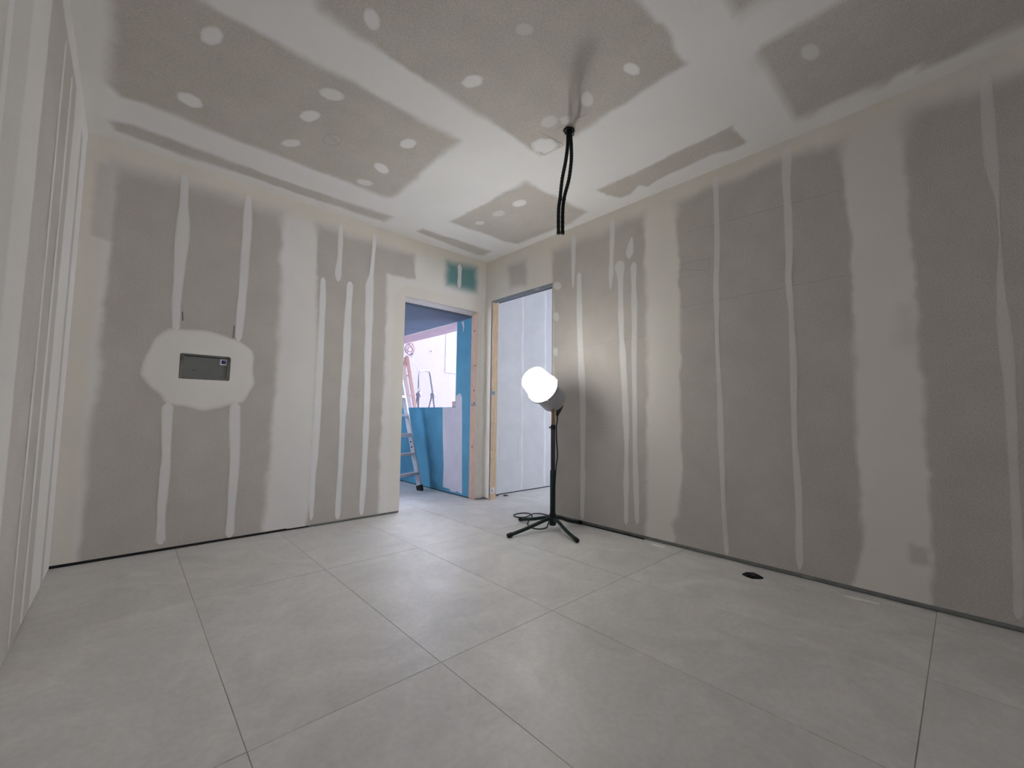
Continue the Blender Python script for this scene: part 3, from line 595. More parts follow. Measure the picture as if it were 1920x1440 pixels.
# ------------------------------------------------------------------ doorway 2 (to the bright corridor)
y0, y1, zh = DOOR2
door2 = struct('door_2', 'open doorway in the right wall with pine jamb and steel head track', 'doorway')
jb2 = obj('jamb', bx(0.002, 0.10, y1, y1 + 0.0195, 0.0, zh - 0.012, bev=0.0015), M_PINE, door2)
obj('steel_stud', bx(0.0005, 0.10, y0 - 0.0005, y0 + 0.008, 0.002, zh, bev=0.001), M_TRACK, door2)
hd = obj('head_track', bx(0.003, 0.10, y0 + 0.008, y1 - 0.03, zh - 0.010, zh + 0.029), M_STEEL, door2)
for xa in (0.012, 0.034, 0.078): obj('track_lip', bx(xa, xa + 0.007, y0 + 0.008, y1 - 0.03, zh - 0.020, zh - 0.009, bev=0.001), M_STEEL, hd)
obj('packing_piece', bx(0.008, 0.03, -0.80, -0.74, zh - 0.016, zh - 0.006, bev=0.002), M_RIM, hd)
sp = obj('strike_plate', bx(0.010, 0.070, y1 - 0.0015, y1 + 0.001, 1.098, 1.152, bev=0.0006), M_STEEL, jb2)
for xa in (0.018, 0.036, 0.053): obj('plate_slot', bx(xa, xa + 0.007, y1 - 0.0022, y1 - 0.001, 1.108, 1.142), M_DARK, jb2)
obj('paper_label', bx(0.022, 0.080, y1 - 0.0012, y1 + 0.0005, 0.062, 0.125), M_WHITE, jb2)
obj('stamp', bx(0.040, 0.050, y1 - 0.0018, y1 - 0.0008, 0.075, 0.112), M_STAMP, jb2)
for x, z in ((0.03, 2.02), (0.05, 2.0), (0.025, 1.62), (0.06, 1.62), (0.025, 1.38), (0.06, 1.38), (0.03, 0.80), (0.06, 0.80), (0.045, 0.52), (0.03, 0.42), (0.065, 0.42)):
    bm = bmesh.new(); r = random.uniform(0.002, 0.0035)
    lathe(bm, [(0.0, 0.001), (r, 0.001), (r * 1.4, 0.0)], (x, y1, z), (0, -1, 0), 10); obj('nail_head', bm, M_KNOT, jb2)

# ------------------------------------------------------------------ blue green room behind doorway 1
XB = -0.105; ZC = 1.955; OY0, OY1, OZ0 = 0.385, 2.4, 0.975
wb = wall_boxes('wall_beyond_right', 'blue green plasterboard wall with a pale filler band and square opening',
    [(XB, 0.015, T, OY0, 0.012, ZC), (XB, 0.015, OY1, 3.1, 0.012, ZC), (XB, 0.015, OY0, OY1, 0.012, OZ0)], M_TEAL)
bm = bmesh.new()
pl = [(0.60, 0.055), (0.595, 0.3), (0.625, 0.62), (0.645, OZ0 - 0.002), (OY0 - 0.006, OZ0 - 0.002), (OY0 - 0.006, 1.10), (0.30, 1.13), (0.262, 1.08), (0.25, 0.8), (0.24, 0.4), (0.225, 0.03), (0.33, 0.045), (0.36, 0.03), (0.45, 0.03), (0.47, 0.052)]
bmesh.ops.extrude_face_region(bm, geom=[bm.faces.new([bm.verts.new((XB - 0.0015, y, z)) for y, z in pl])])
for v in bm.verts[-len(pl):]: v.co.x = XB + 0.0005
obj('filler_band', bm, M_LILAC, wb)
bm = bmesh.new(); tube(bm, smooth_path([(XB - 0.001, 0.28, 1.94), (XB - 0.001, 0.265, 1.89), (XB - 0.001, 0.262, 1.86), (XB - 0.001, 0.27, 1.82)], 5), [0.02, 0.02, 0.018, 0.016, 0.014, 0.013, 0.012, 0.011, 0.010, 0.009, 0.008, 0.007, 0.006, 0.006, 0.005, 0.004])
for v in bm.verts: v.co.x = XB + (v.co.x - XB) * 0.12
obj('filler_drip', bm, M_LILAC, wb)
obj('lintel_soffit', bx(XB - 0.001, 0.2, OY0 - 0.02, OY1, ZC - 0.004, ZC + 0.16), M_SOFFIT, wb)
obj('edge_bead', bx(XB - 0.003, XB + 0.003, OY0, OY1, ZC - 0.006, ZC + 0.003), M_RIM, wb)
obj('edge_bead', bx(XB - 0.0025, XB + 0.004, OY0 - 0.004, OY0 + 0.003, OZ0, ZC - 0.006), M_RIM, wb)
struct('gap_shade_beyond', 'dark strip painted as gap shade under the blue green wall', 'painted gap shade', bx(XB + 0.006, 0.01, T, 3.1, 0.0, 0.0119), M_DARK)  # painted shade: a dark strip fills the gap below the board
wall_boxes('wall_beyond_back', 'back wall of the blue green room', [(-2.6, 0.015, 3.1, 3.2, 0, 2.2)], M_TEAL)
wall_boxes('wall_beyond_left', 'left wall of the blue green room', [(-2.7, -2.6, T, 0.7, 0, 2.2), (-2.7, -2.6, 1.55, 3.2, 0, 2.2), (-2.7, -2.6, 0.7, 1.55, 0, 1.0), (-2.7, -2.6, 0.7, 1.55, 1.8, 2.2)], M_TEAL)
struct('ceiling_beyond', 'low slate blue board ceiling beyond the left doorway', 'ceiling', bx(-2.7, XB - 0.001, T + 0.001, 3.2, ZC, ZC + 0.05), M_SLATE)

# ------------------------------------------------------------------ bright corridor behind doorway 2
wc = wall_boxes('wall_corridor', 'pale corridor wall with faint white filler lines behind the right doorway', [(0.102, 2.72, 0.05, 0.13, 0.012, H + 0.1)], M_CORR)
def cpos(px): return px
for xa, w, m in ((0.62, 0.035, 0), (1.02, 0.045, 0), (0.20, 0.05, 0)):
    bm = bmesh.new(); P = []
    n = 30
    for i in range(n):
        z = 0.03 + 2.45 * i / (n - 1); o = 0.006 * math.sin(i * 0.9 + xa * 9); wd_ = w * (0.8 + 0.25 * math.sin(i * 1.7 + xa * 5))
        P.append((bm.verts.new((xa + o - wd_ / 2, 0.0495, z)), bm.verts.new((xa + o, 0.0478, z)), bm.verts.new((xa + o + wd_ / 2, 0.0495, z))))
    for a, b in zip(P[:-1], P[1:]):
        bm.faces.new((a[0], a[1], b[1], b[0])); bm.faces.new((a[1], a[2], b[2], b[1]))
    obj('filler_line', bm, M_CORRF, wc)
for a, b in (((0.235, 0.62), (0.60, 0.62)), ((0.56, 0.36), (0.56, 0.62)), ((0.27, 0.36), (0.56, 0.36)), ((0.27, 0.36), (0.27, 0.62))):
    obj('pencil_line', bx(min(a[0], b[0]), max(a[0], b[0]) + 0.003, 0.0488, 0.0502, min(a[1], b[1]), max(a[1], b[1]) + 0.003), mat('faint_pencil', (0.60, 0.61, 0.615), 0.8) if 'faint_pencil' not in bpy.data.materials else bpy.data.materials['faint_pencil'], wc)
struct('gap_shade_corridor', 'dark strip painted as gap shade under the corridor wall', 'painted gap shade', bx(0.102, 2.72, 0.056, 0.12, 0.0, 0.0119), M_DARK)  # dark strip in place of the shade under this wall
wall_boxes('wall_corridor_end', 'window wall at the end of the corridor', [(2.62, 2.72, YF, -2.0, 0, H + 0.1), (2.62, 2.72, -2.0, -0.9, 0, 0.9), (2.62, 2.72, -0.9, 0.05, 0, H + 0.1), (2.62, 2.72, -2.0, -0.9, 1.7, H + 0.1)], M_CORR)
wall_boxes('wall_corridor_far', 'near end wall of the corridor', [(0.10, 2.72, -2.7, -2.6, 0, H + 0.1)], M_CORR)
struct('ceiling_corridor', 'pale corridor ceiling', 'ceiling', bx(0.10, 2.72, -2.7, 0.13, H + 0.0, H + 0.1), M_CORR)

# ------------------------------------------------------------------ sunlit yard seen through the opening
struct('floor_yard', 'pale yard ground outside the opening', 'ground', bx(0.02, 9.0, 0.14, 9.0, -0.06, 0.0), M_PATIO)
wy = wall_boxes('wall_yard', 'bright pinkish white yard wall outside the opening', [(-1.0, 9.0, 6.0, 6.2, 0, 3.7)], M_PATIO)
obj('raised_panel', bx(3.46, 4.6, 5.985, 6.0, 2.02, 3.66, bev=0.004), M_PATIO2, wy)
bm = bmesh.new(); tube(bm, [(3.0, 5.999, 2.54), (3.0, 5.96, 2.54), (2.99, 5.955, 2.58)], 0.010, 8); obj('hook', bm, M_COIL, wy)
wall_boxes('wall_sky_blocker', 'unseen upper walls added to keep sky light off the yard wall', [(0.10, 9.0, -0.1, 0.10, 2.70, 8.0), (-2.7, 0.015, 3.0, 3.2, 2.2, 8.0), (-0.13, 0.015, 0.11, 3.0, 2.2, 8.0), (-1.0, -0.8, 3.2, 6.0, 0, 8.0)], M_PATIO)  # out of view, added to block sky so the yard wall stays dimmer
# ------------------------------------------------------------------ work lamp on its stand
HUB = Vector((-0.353, -1.309, 0.0))
lamp = empty('work_lamp', HUB)
tag(lamp, 'lit white dome work lamp on a dark green four-legged stand', 'lamp')
feet = [Vector((-0.736, -1.222, 0.016)), Vector((-0.449, -1.625, 0.016)), Vector((-0.341, -0.935, 0.016)), Vector((-0.035, -1.333, 0.016))]
for i, f in enumerate(feet):
    d = (f - HUB); d.z = 0; L = d.length; d.normalize()
    P = [HUB + d * 0.012 + Vector((0, 0, 0.088)), HUB + d * 0.05 + Vector((0, 0, 0.092)), HUB + d * 0.10 + Vector((0, 0, 0.082)), HUB + d * (L * 0.6) + Vector((0, 0, 0.047)), f]
    bm = bmesh.new(); tube(bm, smooth_path(P, 6), 0.0135, 14)
    lg = obj('leg', bm, M_GREEN if i == 1 else M_BLACKGREEN, lamp, True)
    t = (P[-1] - P[-2]).normalized(); bm = bmesh.new()
    lathe(bm, [(0.0, -0.002), (0.0145, -0.002), (0.016, 0.004), (0.016, 0.034), (0.0155, 0.036), (0.0137, 0.036)], f + t * 0.008, -t, 18)
    obj('rubber_foot', bm, M_RUBBER, lg, True)
bm = bmesh.new(); lathe(bm, [(0, 0.044), (0.024, 0.044), (0.027, 0.052), (0.027, 0.125), (0.024, 0.134), (0.0, 0.134)], HUB, (0, 0, 1), 24); obj('hub', bm, M_BLACKGREEN, lamp, True)
bm = bmesh.new(); lathe(bm, [(0, 0.13), (0.0215, 0.13), (0.0215, 0.46), (0.0200, 0.466), (0, 0.466)], HUB, (0, 0, 1), 24); tag(obj('lower_pole', bm, M_GREEN, lamp, True), 'dark green lower tube')
bm = bmesh.new(); lathe(bm, [(0, 0.46), (0.0170, 0.46), (0.0170, 0.815), (0.015, 0.822), (0, 0.822)], HUB, (0, 0, 1), 24); obj('upper_pole', bm, M_HOUSED, lamp, True)
bm = bmesh.new(); lathe(bm, [(0, 0.82), (0.0135, 0.82), (0.0135, 0.985), (0, 0.985)], HUB, (0, 0, 1), 20); tag(obj('top_pole', bm, M_BRASS, lamp, True), 'tan top tube')
bm = bmesh.new(); kd = Vector((-0.734, 0.679, 0)); lathe(bm, [(0, 0.015), (0.004, 0.015), (0.004, 0.023), (0.007, 0.024), (0.007, 0.031), (0, 0.032)], HUB + Vector((0, 0, 0.80)), kd, 12); obj('clamp_screw', bm, M_RUBBER, lamp)
bm = bmesh.new(); lathe(bm, [(0.0171, 0.785), (0.0190, 0.785), (0.0190, 0.815), (0.0171, 0.815)], HUB, (0, 0, 1), 24); obj('clamp_collar', bm, M_RUBBER, lamp, True)

AX = Vector((-0.864, -0.128, 0.487)).normalized(); RING = Vector((-0.447, -1.290, 1.101))
bm = bmesh.new(); lathe(bm, [(0, -0.190), (0.085, -0.190), (0.099, -0.184), (0.105, -0.170), (0.108, -0.03), (0.110, -0.008), (0.110, -0.002), (0, -0.002)], RING, AX, 56)
house = obj('housing', bm, M_HOUSE, lamp, True)
bm = bmesh.new(); lathe(bm, [(0.108, -0.012), (0.127, -0.012), (0.132, -0.006), (0.132, 0.004), (0.128, 0.009), (0.1225, 0.009), (0.1225, -0.004), (0.108, -0.004)], RING, AX, 56); obj('rim', bm, M_RIMD, lamp, True)
bm = bmesh.new(); lathe(bm, [(0.1175, 0.0), (0.1220, 0.0), (0.1220, 0.007), (0.1175, 0.007)], RING, AX, 56); obj('gasket', bm, M_RUBBER, lamp, True)
for k in range(4):
    a = k * math.pi / 2 + 0.6; s1 = AX.cross(Vector((0, 0, 1))).normalized(); n1 = AX.cross(s1)
    c = RING + (s1 * math.cos(a) + n1 * math.sin(a)) * 0.129; bm = bmesh.new()
    bar(bm, c - AX * 0.012, c + AX * 0.010, 0.014, 0.007, (s1 * -math.sin(a) + n1 * math.cos(a)), 0.001); obj('clip', bm, M_RIM, lamp)

# the glowing dome: brighter at its cap, where the diode board points
m_dome = bpy.data.materials.new('lit_white_dome'); m_dome.use_nodes = True
nt = m_dome.node_tree; nt.nodes.remove(nt.nodes['Principled BSDF'])
em = nt.nodes.new('ShaderNodeEmission'); em.inputs[0].default_value = (*LAMP_COL, 1)
ge = nt.nodes.new('ShaderNodeNewGeometry'); dt = nt.nodes.new('ShaderNodeVectorMath'); dt.operation = 'DOT_PRODUCT'; dt.inputs[1].default_value = AX
mr = nt.nodes.new('ShaderNodeMapRange'); mr.inputs[1].default_value = 0.05; mr.inputs[2].default_value = 0.95; mr.inputs[3].default_value = LAMP_SIDE; mr.inputs[4].default_value = LAMP_CAP
nt.links.new(ge.outputs['Normal'], dt.inputs[0]); nt.links.new(dt.outputs['Value'], mr.inputs[0]); nt.links.new(mr.outputs[0], em.inputs['Strength'])
tp = nt.nodes.new('ShaderNodeBsdfTransparent'); mx = nt.nodes.new('ShaderNodeMixShader'); mx.inputs[0].default_value = 0.5
nt.links.new(em.outputs[0], mx.inputs[1]); nt.links.new(tp.outputs[0], mx.inputs[2]); nt.links.new(mx.outputs[0], nt.nodes['Material Output'].inputs['Surface'])
prof = [(0.1165, 0.002), (0.1165, 0.012), (0.1135, 0.05), (0.108, 0.10), (0.102, 0.150)]
for k in range(1, 9):
    a = k / 8 * math.pi / 2; prof.append((0.078 + 0.024 * math.cos(a), 0.150 + 0.020 * math.sin(a)))
prof += [(0.04, 0.1725), (0.0, 0.174)]
bm = bmesh.new(); lathe(bm, prof, RING, AX, 64); obj('dome', bm, m_dome, lamp, True)
# the diode board's own light, inside the frosted dome that lets part of it straight through
ld = bpy.data.lights.new('diode_light', 'SPOT'); ld.energy = LAMP_LED; ld.color = LAMP_COL; ld.spot_size = math.radians(178); ld.spot_blend = 1.0; ld.shadow_soft_size = 0.03
lo = bpy.data.objects.new('diode_light', ld); COL.objects.link(lo); lo.parent = lamp; lo.location = RING + AX * 0.06 - HUB
lo.rotation_euler = AX.to_track_quat('-Z', 'Y').to_euler()

# strain relief and cord
sr0 = RING - AX * 0.165 + Vector((0.734, -0.679, 0)) * 0.055 + Vector((0, 0, -0.045)); sr1 = Vector((-0.313, -1.316, 0.895))
bm = bmesh.new(); tube(bm, [sr0, sr0.lerp(sr1, 0.4), sr1], [0.026, 0.022, 0.010], 14); obj('cable_gland', bm, M_HOUSED, lamp, True)
def onp(z, a, r=0.020): return HUB + Vector((0.734, -0.679, 0)) * r * math.cos(a) + Vector((-0.67, -0.74, 0)) * r * math.sin(a) + Vector((0, 0, z))
P = [sr1 + Vector((0, 0, 0.01)), onp(0.86, 0.3, 0.034), onp(0.80, 0.2, 0.026), onp(0.70, 0.3, 0.029), onp(0.58, 0.1, 0.036), onp(0.50, 0.4, 0.027), onp(0.40, 0.9, 0.027), onp(0.28, 1.4, 0.027), onp(0.16, 1.8, 0.032), onp(0.10, 2.2, 0.034)]
g = lambda x, y, z=0.0055: Vector((x, y, z))
P += [g(-0.30, -1.215, 0.03), g(-0.335, -1.228), g(-0.400, -1.228), g(-0.43, -1.185), g(-0.42, -1.13), g(-0.38, -1.06, 0.006), g(-0.31, -1.005, 0.010), g(-0.200, -0.935, 0.008), g(-0.135, -0.868, 0.006), g(-0.107, -0.80), g(-0.155, -0.748), g(-0.25, -0.758), g(-0.282, -0.83), g(-0.225, -0.880), g(-0.125, -0.868, 0.016), g(-0.04, -0.862, 0.006), g(-0.022, -0.92), g(-0.022, -1.00), g(-0.022, -1.12), g(-0.024, -1.24)]
P += [g(-0.024, -1.36, 0.0055), g(-0.022, -1.6), g(-0.020, -1.9)]
bm = bmesh.new(); tube(bm, smooth_path(P, 8), 0.0047, 8); obj('cord', bm, M_RUBBER, lamp, True)

# ------------------------------------------------------------------ black conduits hanging from the ceiling
cab = empty('hanging_conduits', (-1.026, -2.022, H))
tag(cab, 'pair of black flexible conduits hanging out of the ceiling', 'cable')
CL = [(-1.031, -2.020, 2.60), (-1.029, -2.018, 2.54), (-1.026, -2.011, 2.468), (-1.030, -1.999, 2.378), (-1.038, -1.982, 2.285), (-1.041, -1.969, 2.175), (-1.043, -1.959, 2.102), (-1.036, -1.953, 1.962)]
CR = [(-1.019, -2.028, 2.60), (-1.015, -2.026, 2.54), (-1.008, -2.025, 2.481), (-1.004, -2.022, 2.395), (-1.009, -2.009, 2.285), (-1.021, -1.986, 2.185), (-1.024, -1.975, 2.102), (-1.017, -1.968, 1.962)]
for P in (CL, CR):
    bm = bmesh.new(); sp_ = smooth_path(P, 22); n = len(sp_)
    tube(bm, sp_, [0.0104 + 0.0007 * math.sin(i * 1.6) for i in range(n)], 14); cd = obj('conduit', bm, M_BLACK, cab, True)
    bm = bmesh.new(); lathe(bm, [(0, -0.004), (0.0085, -0.004), (0.0118, -0.001), (0.0118, 0.014), (0.0105, 0.015)], P[-1], (0, 0, 1), 18)
    obj('end_cap', bm, M_RUBBER, cd, True)
for z, c, r in ((2.552, (-1.022, -2.022), 0.029), (2.168, (-1.032, -1.977), 0.0235)):
    bm = bmesh.new(); pts = [Vector((c[0] + r * math.cos(a), c[1] + r * 0.8 * math.sin(a), z + 0.004 * math.sin(a * 1))) for a in [k * math.pi / 9 for k in range(19)]]
    tube(bm, pts, 0.0028, 6, cap=False); tube(bm, [pts[4], pts[4] + Vector((0.022, -0.02, 0.004))], 0.003, 6); obj('cable_tie', bm, M_BLACK, cab)
bm = bmesh.new(); lathe(bm, [(0.022, 0.0), (0.030, 0.0), (0.033, 0.006), (0.024, 0.012)], (-1.024, -2.023, H - 0.010), (0, 0, 1), 14)
for v in bm.verts: v.co.x += random.uniform(-0.004, 0.004); v.co.y += random.uniform(-0.004, 0.004)
obj('grommet', bm, M_RUBBER, cab)

# ------------------------------------------------------------------ recessed cover plate in the back wall
pl = empty('cover_plate', (-2.46, 0.0, 1.197))
tag(pl, 'grey recessed plate with a blue sticker, in the round filler patch on the wall', 'wall plate')
px0, px1, pz0, pz1 = -2.578, -2.336, 1.130, 1.266
obj('plate', bx(px0, px1, 0.010, 0.0125, pz0, pz1, bev=0.001), M_PLATE, pl)
obj('back_box', bx(PLATE[0] - 0.005, PLATE[1] + 0.005, 0.0121, 0.016, PLATE[2] - 0.005, PLATE[3] + 0.005), M_PLATED, pl)
for a in ((px0 - 0.004, px0, pz0 - 0.004, pz1 + 0.003), (px1, px1 + 0.006, pz0 - 0.004, pz1 + 0.003)): obj('frame_side', bx(a[0], a[1], 0.002, 0.0122, a[2], a[3], bev=0.0008), M_PLATED, pl)
obj('frame_top', bx(px0, px1, 0.004, 0.0122, pz1, pz1 + 0.005, bev=0.0008), M_DARK, pl)
obj('frame_bottom', bx(px0, px1, 0.002, 0.0122, pz0 - 0.005, pz0, bev=0.0008), M_PLATED, pl)
obj('slot', bx(-2.530, -2.512, 0.0094, 0.0102, 1.172, 1.1755), M_RUBBER, pl)
st = obj('sticker', bx(-2.378, -2.340, 0.0090, 0.0101, 1.222, 1.262), M_WHITE, pl)
bm = bx(-2.370, -2.344, 0.0084, 0.0092, 1.231, 1.256, bev=0.0003); obj('printed_square', bm, M_BLUE, st)
bm = bmesh.new(); lathe(bm, [(0.0, 0.0006), (0.005, 0.0006), (0.005, 0.0)], (-2.354, 0.0084, 1.246), (0, -1, 0), 14)
obj('printed_dot', bm, M_LIGHTBLUE, st)
# ragged cut edges of the opening
for poly in ([(-2.602, 1.118), (-2.584, 1.122), (-2.583, 1.236), (-2.588, 1.238), (-2.597, 1.19)], [(-2.330, 1.118), (-2.318, 1.116), (-2.320, 1.20), (-2.325, 1.236), (-2.331, 1.238)],
             [(-2.57, 1.124), (-2.34, 1.124), (-2.335, 1.113), (-2.42, 1.114), (-2.53, 1.119)], [(-2.582, 1.272), (-2.50, 1.273), (-2.42, 1.271), (-2.345, 1.269), (-2.345, 1.276), (-2.45, 1.281), (-2.582, 1.281)]):
    bm = bmesh.new(); f = bm.faces.new([bm.verts.new((x, 0.0005, z)) for x, z in poly]); ex = bmesh.ops.extrude_face_region(bm, geom=[f])
    for e in ex['geom']:
        if isinstance(e, bmesh.types.BMVert): e.co.y = 0.011
    obj('torn_edge', bm, M_PLATED, pl)

# ------------------------------------------------------------------ scraps on the floor
def scrap(name, outline, z, label, cat, m, seed):
    R = np.random.RandomState(seed); bm = bmesh.new(); c = Vector((*np.mean(outline, 0), 0)); n = len(outline); rings = []
    for f, h in ((1.0, 0.0005), (1.02, z * 0.45), (0.72, z * 0.9), (0.35, z * 0.8)):
        rings.append([bm.verts.new((c.x + (p[0] - c.x) * f, c.y + (p[1] - c.y) * f, max(0.0005, h * R.uniform(0.55, 1.25) if h > 0.001 else h))) for p in outline])
    for a, b in zip(rings[:-1], rings[1:]):
        for k in range(n): bm.faces.new((a[k], a[(k + 1) % n], b[(k + 1) % n], b[k]))
    bm.faces.new(rings[0][::-1]); bm.faces.new(rings[-1])
    return tag(obj(name, bm, m), label, cat)
scrap('rubber_scrap', [(-0.205, -2.622), (-0.165, -2.628), (-0.128, -2.655), (-0.150, -2.69), (-0.182, -2.722), (-0.198, -2.712), (-0.228, -2.680), (-0.222, -2.648)], 0.016, 'small crumpled black scrap lying on the tiles near the right wall', 'scrap', M_RUBBER, 3)
scrap('debris_lump', [(0.262, -0.032), (0.285, -0.022), (0.318, -0.030), (0.330, -0.045), (0.310, -0.060), (0.278, -0.058)], 0.014, 'small dark oval lump on the tiles in the right doorway', 'debris', M_HOUSED, 5)
scrap('debris_flake', [(0.155, 0.030), (0.19, 0.036), (0.235, 0.030), (0.25, 0.018), (0.20, 0.012), (0.16, 0.018)], 0.008, 'thin dark flake at the foot of the pale corridor wall', 'debris', M_HOUSED, 6)

scrap('plaster_crumb', [(-0.175, -3.005), (-0.160, -3.01), (-0.155, -3.03), (-0.168, -3.038), (-0.18, -3.022)], 0.004, 'small white plaster crumb on the tiles below the wide filler band of the right wall', 'debris', M_RIM, 8)
scrap('plaster_splash', [(-0.118, -3.06), (-0.095, -3.09), (-0.088, -3.15), (-0.094, -3.20), (-0.112, -3.205), (-0.12, -3.15), (-0.128, -3.10)], 0.0025, 'flat pale plaster splash on the tiles along the right wall track', 'debris', M_SPLASH, 9)
scrap('plaster_splash', [(-0.075, -1.98), (-0.055, -2.0), (-0.052, -2.06), (-0.07, -2.10), (-0.095, -2.08), (-0.10, -2.02)], 0.002, 'flat pale plaster splash on the tiles nearest the lamp stand', 'debris', M_SPLASH, 10)

# ------------------------------------------------------------------ aluminium stepladder in the blue green room
lad = empty('stepladder', (-0.267, 0.828, 0))
tag(lad, 'aluminium stepladder with black feet standing in the left doorway room', 'ladder')
FR = Vector((-0.267, 0.828, 0.0)); dr = Vector((0.946, 0.325, 0)).normalized(); nl = Vector((-0.325, 0.946, 0)).normalized()
lean = nl * 0.272; HT = 1.50
def stile(p, ln, name='stile', w=0.022, d=0.062):
    bm = bmesh.new(); t = (ln + Vector((0, 0, 1)))
    bar(bm, p + t * 0.045, p + t * HT, w, d, dr, 0.002)
    s = obj(name, bm, M_ALU, lad)
    bm = bmesh.new(); bar(bm, p + t * 0.003 , p + t * 0.062, w + 0.016, d + 0.016, dr, 0.006)
    f = obj('rubber_foot', bm, M_RUBBER, s)
    zmin = min(v.co.z for v in f.data.vertices)
    for v in f.data.vertices:
        if v.co.z < 0.012: v.co.z = 0.001
    return s
stile(FR, lean); stile(FR - dr * 0.42, lean)
back_base = FR + nl * (0.272 * HT * 2 - 0.02)
stile(back_base, -lean, 'rear_stile', 0.020, 0.04); stile(back_base - dr * 0.42, -lean, 'rear_stile', 0.020, 0.04)
for k in range(6):
    z = 0.20 + 0.225 * k; c = FR + (lean + Vector((0, 0, 1))) * z; bm = bmesh.new()
    bar(bm, c - dr * 0.011, c - dr * 0.409, 0.075, 0.024, nl, 0.003); obj('tread', bm, M_ALU, lad)
for z in (0.45, 1.05):
    c = back_base + (-lean + Vector((0, 0, 1))) * z; bm = bmesh.new(); bar(bm, c - dr * 0.010, c - dr * 0.41, 0.03, 0.012, Vector((0, 0, 1)), 0.002); obj('brace', bm, M_ALU, lad)
c = FR + (lean + Vector((0, 0, 1))) * (HT + 0.01); bm = bmesh.new(); bar(bm, c + dr * 0.02, c - dr * 0.44, 0.16, 0.03, nl, 0.005); obj('top_platform', bm, M_RUBBER, lad)
c = FR + (lean + Vector((0, 0, 1))) * 0.62; e_ = back_base + (-lean + Vector((0, 0, 1))) * 0.62
for o in (0.012, 0.43):
    bm = bmesh.new(); bar(bm, c - dr * o, e_ - dr * o, 0.018, 0.004, Vector((0, 0, 1))); obj('spreader', bm, M_STEEL, lad)
for z in (0.50, 0.56):
    bm = bmesh.new(); q = FR + (lean + Vector((0, 0, 1))) * z - dr * 0.012; lathe(bm, [(0, 0.0), (0.008, 0.0), (0.008, 0.010), (0, 0.011)], q, -dr, 10); obj('bolt', bm, M_RUBBER, lad)

# ------------------------------------------------------------------ things standing in the yard
fl = empty('folding_ladder', (0.66, 2.25, 0)); tag(fl, 'aluminium folding ladder with a rounded top standing in the bright yard', 'ladder')
A0, A1, B1, B0 = Vector((0.500, 2.22, 0.0)), Vector((0.453, 2.17, 1.50)), Vector((0.740, 2.317, 1.53)), Vector((0.985, 2.25, 0.0))
ha, hb = A0.lerp(A1, 1.19 / 1.50), B0.lerp(B1, 1.20 / 1.53)
bm = bmesh.new(); top = [ha, A1, A1 + Vector((0.005, 0.003, 0.035)), A1 + Vector((0.025, 0.013, 0.055)), A1.lerp(B1, 0.5) + Vector((0, 0, 0.062)), B1 + Vector((-0.04, -0.018, 0.052)), B1 + Vector((-0.012, -0.004, 0.03)), B1 + Vector((0.004, 0, -0.02)), hb]
tube(bm, top, 0.017, 12); obj('top_bow', bm, M_DULL, fl, True)
for p, q in ((A0, ha), (B0, hb)):
    off = Vector((-0.10, 0.02, 0)) if p is B0 else Vector((0.05, 0.03, 0))
    bm = bmesh.new(); tube(bm, [p + Vector((0, 0, 0.002)), q], 0.019, 12); obj('leg', bm, M_DULL, fl, True)
    bm = bmesh.new(); tube(bm, [p + off * 2 + Vector((0, 0.5, 0.002)), q + Vector((0, 0.03, 0))], 0.015, 12); obj('rear_leg', bm, M_DULL, fl, True)
    bm = bmesh.new(); lathe(bm, [(0, -0.03), (0.034, -0.03), (0.040, -0.02), (0.040, 0.02), (0.034, 0.03), (0, 0.03)], q, (0.89, 0.45, 0), 18); obj('hinge', bm, M_DULL, fl, True)
for k in range(4):
    t = 0.16 + 0.19 * k; bm = bmesh.new(); tube(bm, [A0.lerp(ha, t), B0.lerp(hb, t)], 0.013, 10); obj('rung', bm, M_DULL, fl, True)

tr_ = empty('timber_trestle', (0.20, 1.7, 0)); tag(tr_, 'orange timber trestle with a peach board face standing in the yard', 'trestle')
RA, RB = Vector((0.300, 1.640, 0.0)), Vector((0.226, 2.152, 1.759)); wv = Vector((-0.62, 0.28, 0))
up = (RB - RA).normalized()
for o in (0.0, 1.0):
    p, q = RA + wv * o, RB + wv * o * 0.72
    bm = bmesh.new(); bar(bm, p + Vector((0, 0, 0.02)), q, 0.042, 0.028, wv, 0.003); tag(obj('rail', bm, M_ORANGE, tr_), 'orange timber rail')
    bm = bmesh.new(); bar(bm, p + Vector((0.0, 1.05, 0.02)), q + Vector((0.0, 0.03, -0.02)), 0.042, 0.026, wv, 0.003); obj('rear_rail', bm, M_ORANGE, tr_)
for k in range(5):
    t = 0.15 + 0.17 * k; c0, c1 = RA.lerp(RB, t), (RA + wv).lerp(RB + wv * 0.72, t)
    bm = bmesh.new(); bar(bm, c0.lerp(c1, 0.02), c0.lerp(c1, 0.98), 0.022, 0.07, Vector((0, 0, 1)), 0.002); obj('rung', bm, M_ORANGE, tr_)
bm = bmesh.new(); sft = Vector((-0.03, -0.055, 0)); q0, q1 = RA + wv * 0.07 + sft, RA + wv * 0.95 + sft; r0, r1 = RA.lerp(RB, 0.93) + wv * 0.07 + sft * 0.6, (RA + wv).lerp(RB + wv * 0.72, 0.93) - wv * 0.06 + sft * 0.6
vs = [bm.verts.new(p) for p in (q0 + Vector((0, 0, 0.02)), q1 + Vector((0, 0, 0.02)), r1, r0)]; f = bm.faces.new(vs)
ex = bmesh.ops.extrude_face_region(bm, geom=[f])
for e in ex['geom']:
    if isinstance(e, bmesh.types.BMVert): e.co += Vector((0.008, 0.016, 0))
tag(obj('board_face', bm, M_PEACH, tr_), 'peach board between the rails')

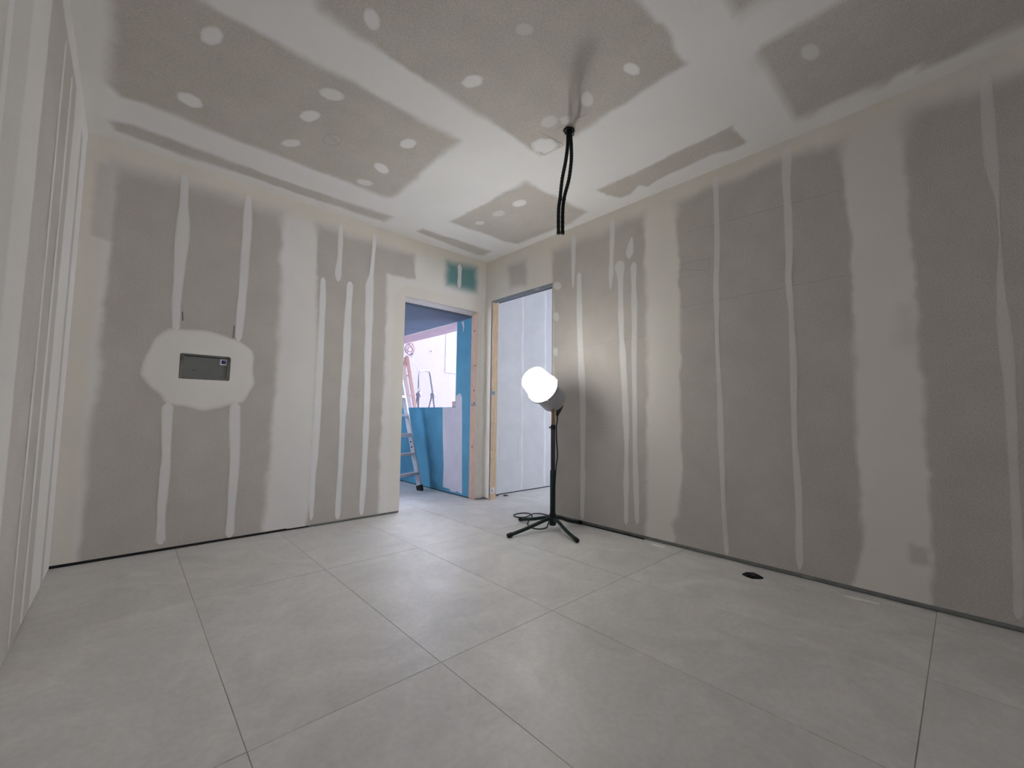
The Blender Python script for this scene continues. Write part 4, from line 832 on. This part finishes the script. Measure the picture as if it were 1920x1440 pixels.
co = empty('cable_coil', (0.22, 2.12, 1.76)); tag(co, 'tangled brown cable coil hung on the top of the timber trestle', 'cable')
Rn = np.random.RandomState(4); ctr = Vector((0.238, 2.085, 1.86)); pts = []; ux = Vector((0.734, -0.679, 0)); uz = Vector((0, 0, 1)); uy = Vector((0.67, 0.73, 0))
for k in range(64):
    a = k * 0.62; rr = 0.050 + 0.022 * math.sin(k * 0.37)
    pts.append(ctr + ux * rr * math.cos(a) * (0.9 + 0.2 * Rn.rand()) + uz * rr * 1.35 * math.sin(a) + uy * (0.02 * math.sin(k * 0.9)) + Vector((0, 0, 0.01 * Rn.randn())))
bm = bmesh.new(); tube(bm, smooth_path(pts, 4), 0.0042, 6); obj('coil', bm, M_COIL, co, True)
bm = bmesh.new(); pts = [ctr + ux * 0.03 + uz * -0.085 + ux * 0.022 * math.cos(a) + uz * 0.03 * math.sin(a) for a in [k * 0.7 for k in range(14)]]
tube(bm, smooth_path(pts, 4), 0.006, 6); obj('loop', bm, M_HOUSE, co, True)
tail = [ctr + ux * 0.03 + uz * -0.07, Vector((0.300, 2.115, 1.715)), Vector((0.365, 2.135, 1.66)), Vector((0.415, 2.14, 1.56)), Vector((0.432, 2.13, 1.44)), Vector((0.430, 2.12, 1.30)), Vector((0.40, 2.10, 1.235))]
bm = bmesh.new(); tube(bm, smooth_path(tail, 8), 0.0055, 8); obj('cable_tail', bm, M_HOUSE, co, True)

br = empty('hollow_brick', (-0.045, 0.45, OZ0)); tag(br, 'pink hollow brick piece standing on the sill of the opening', 'brick')
bm = bmesh.new()
for a, b, c, d in ((-0.090, -0.078, 0, 0.066), (-0.012, 0.0, 0, 0.06), (-0.090, 0.0, 0, 0.010), (-0.090, 0.0, 0.052, 0.062), (-0.050, -0.040, 0, 0.062)):
    box(bm, a, b, 0.415, 0.475, OZ0 + c + 0.0005, OZ0 + d, bev=0.0015)
obj('shell', bm, M_TERRA, br)
for k in range(2): obj('mortar_bit', bx(-0.075 + 0.036 * k, -0.058 + 0.036 * k, 0.42, 0.46, OZ0 + 0.010, OZ0 + 0.022 + 0.008 * k, bev=0.003), M_RIM, br)
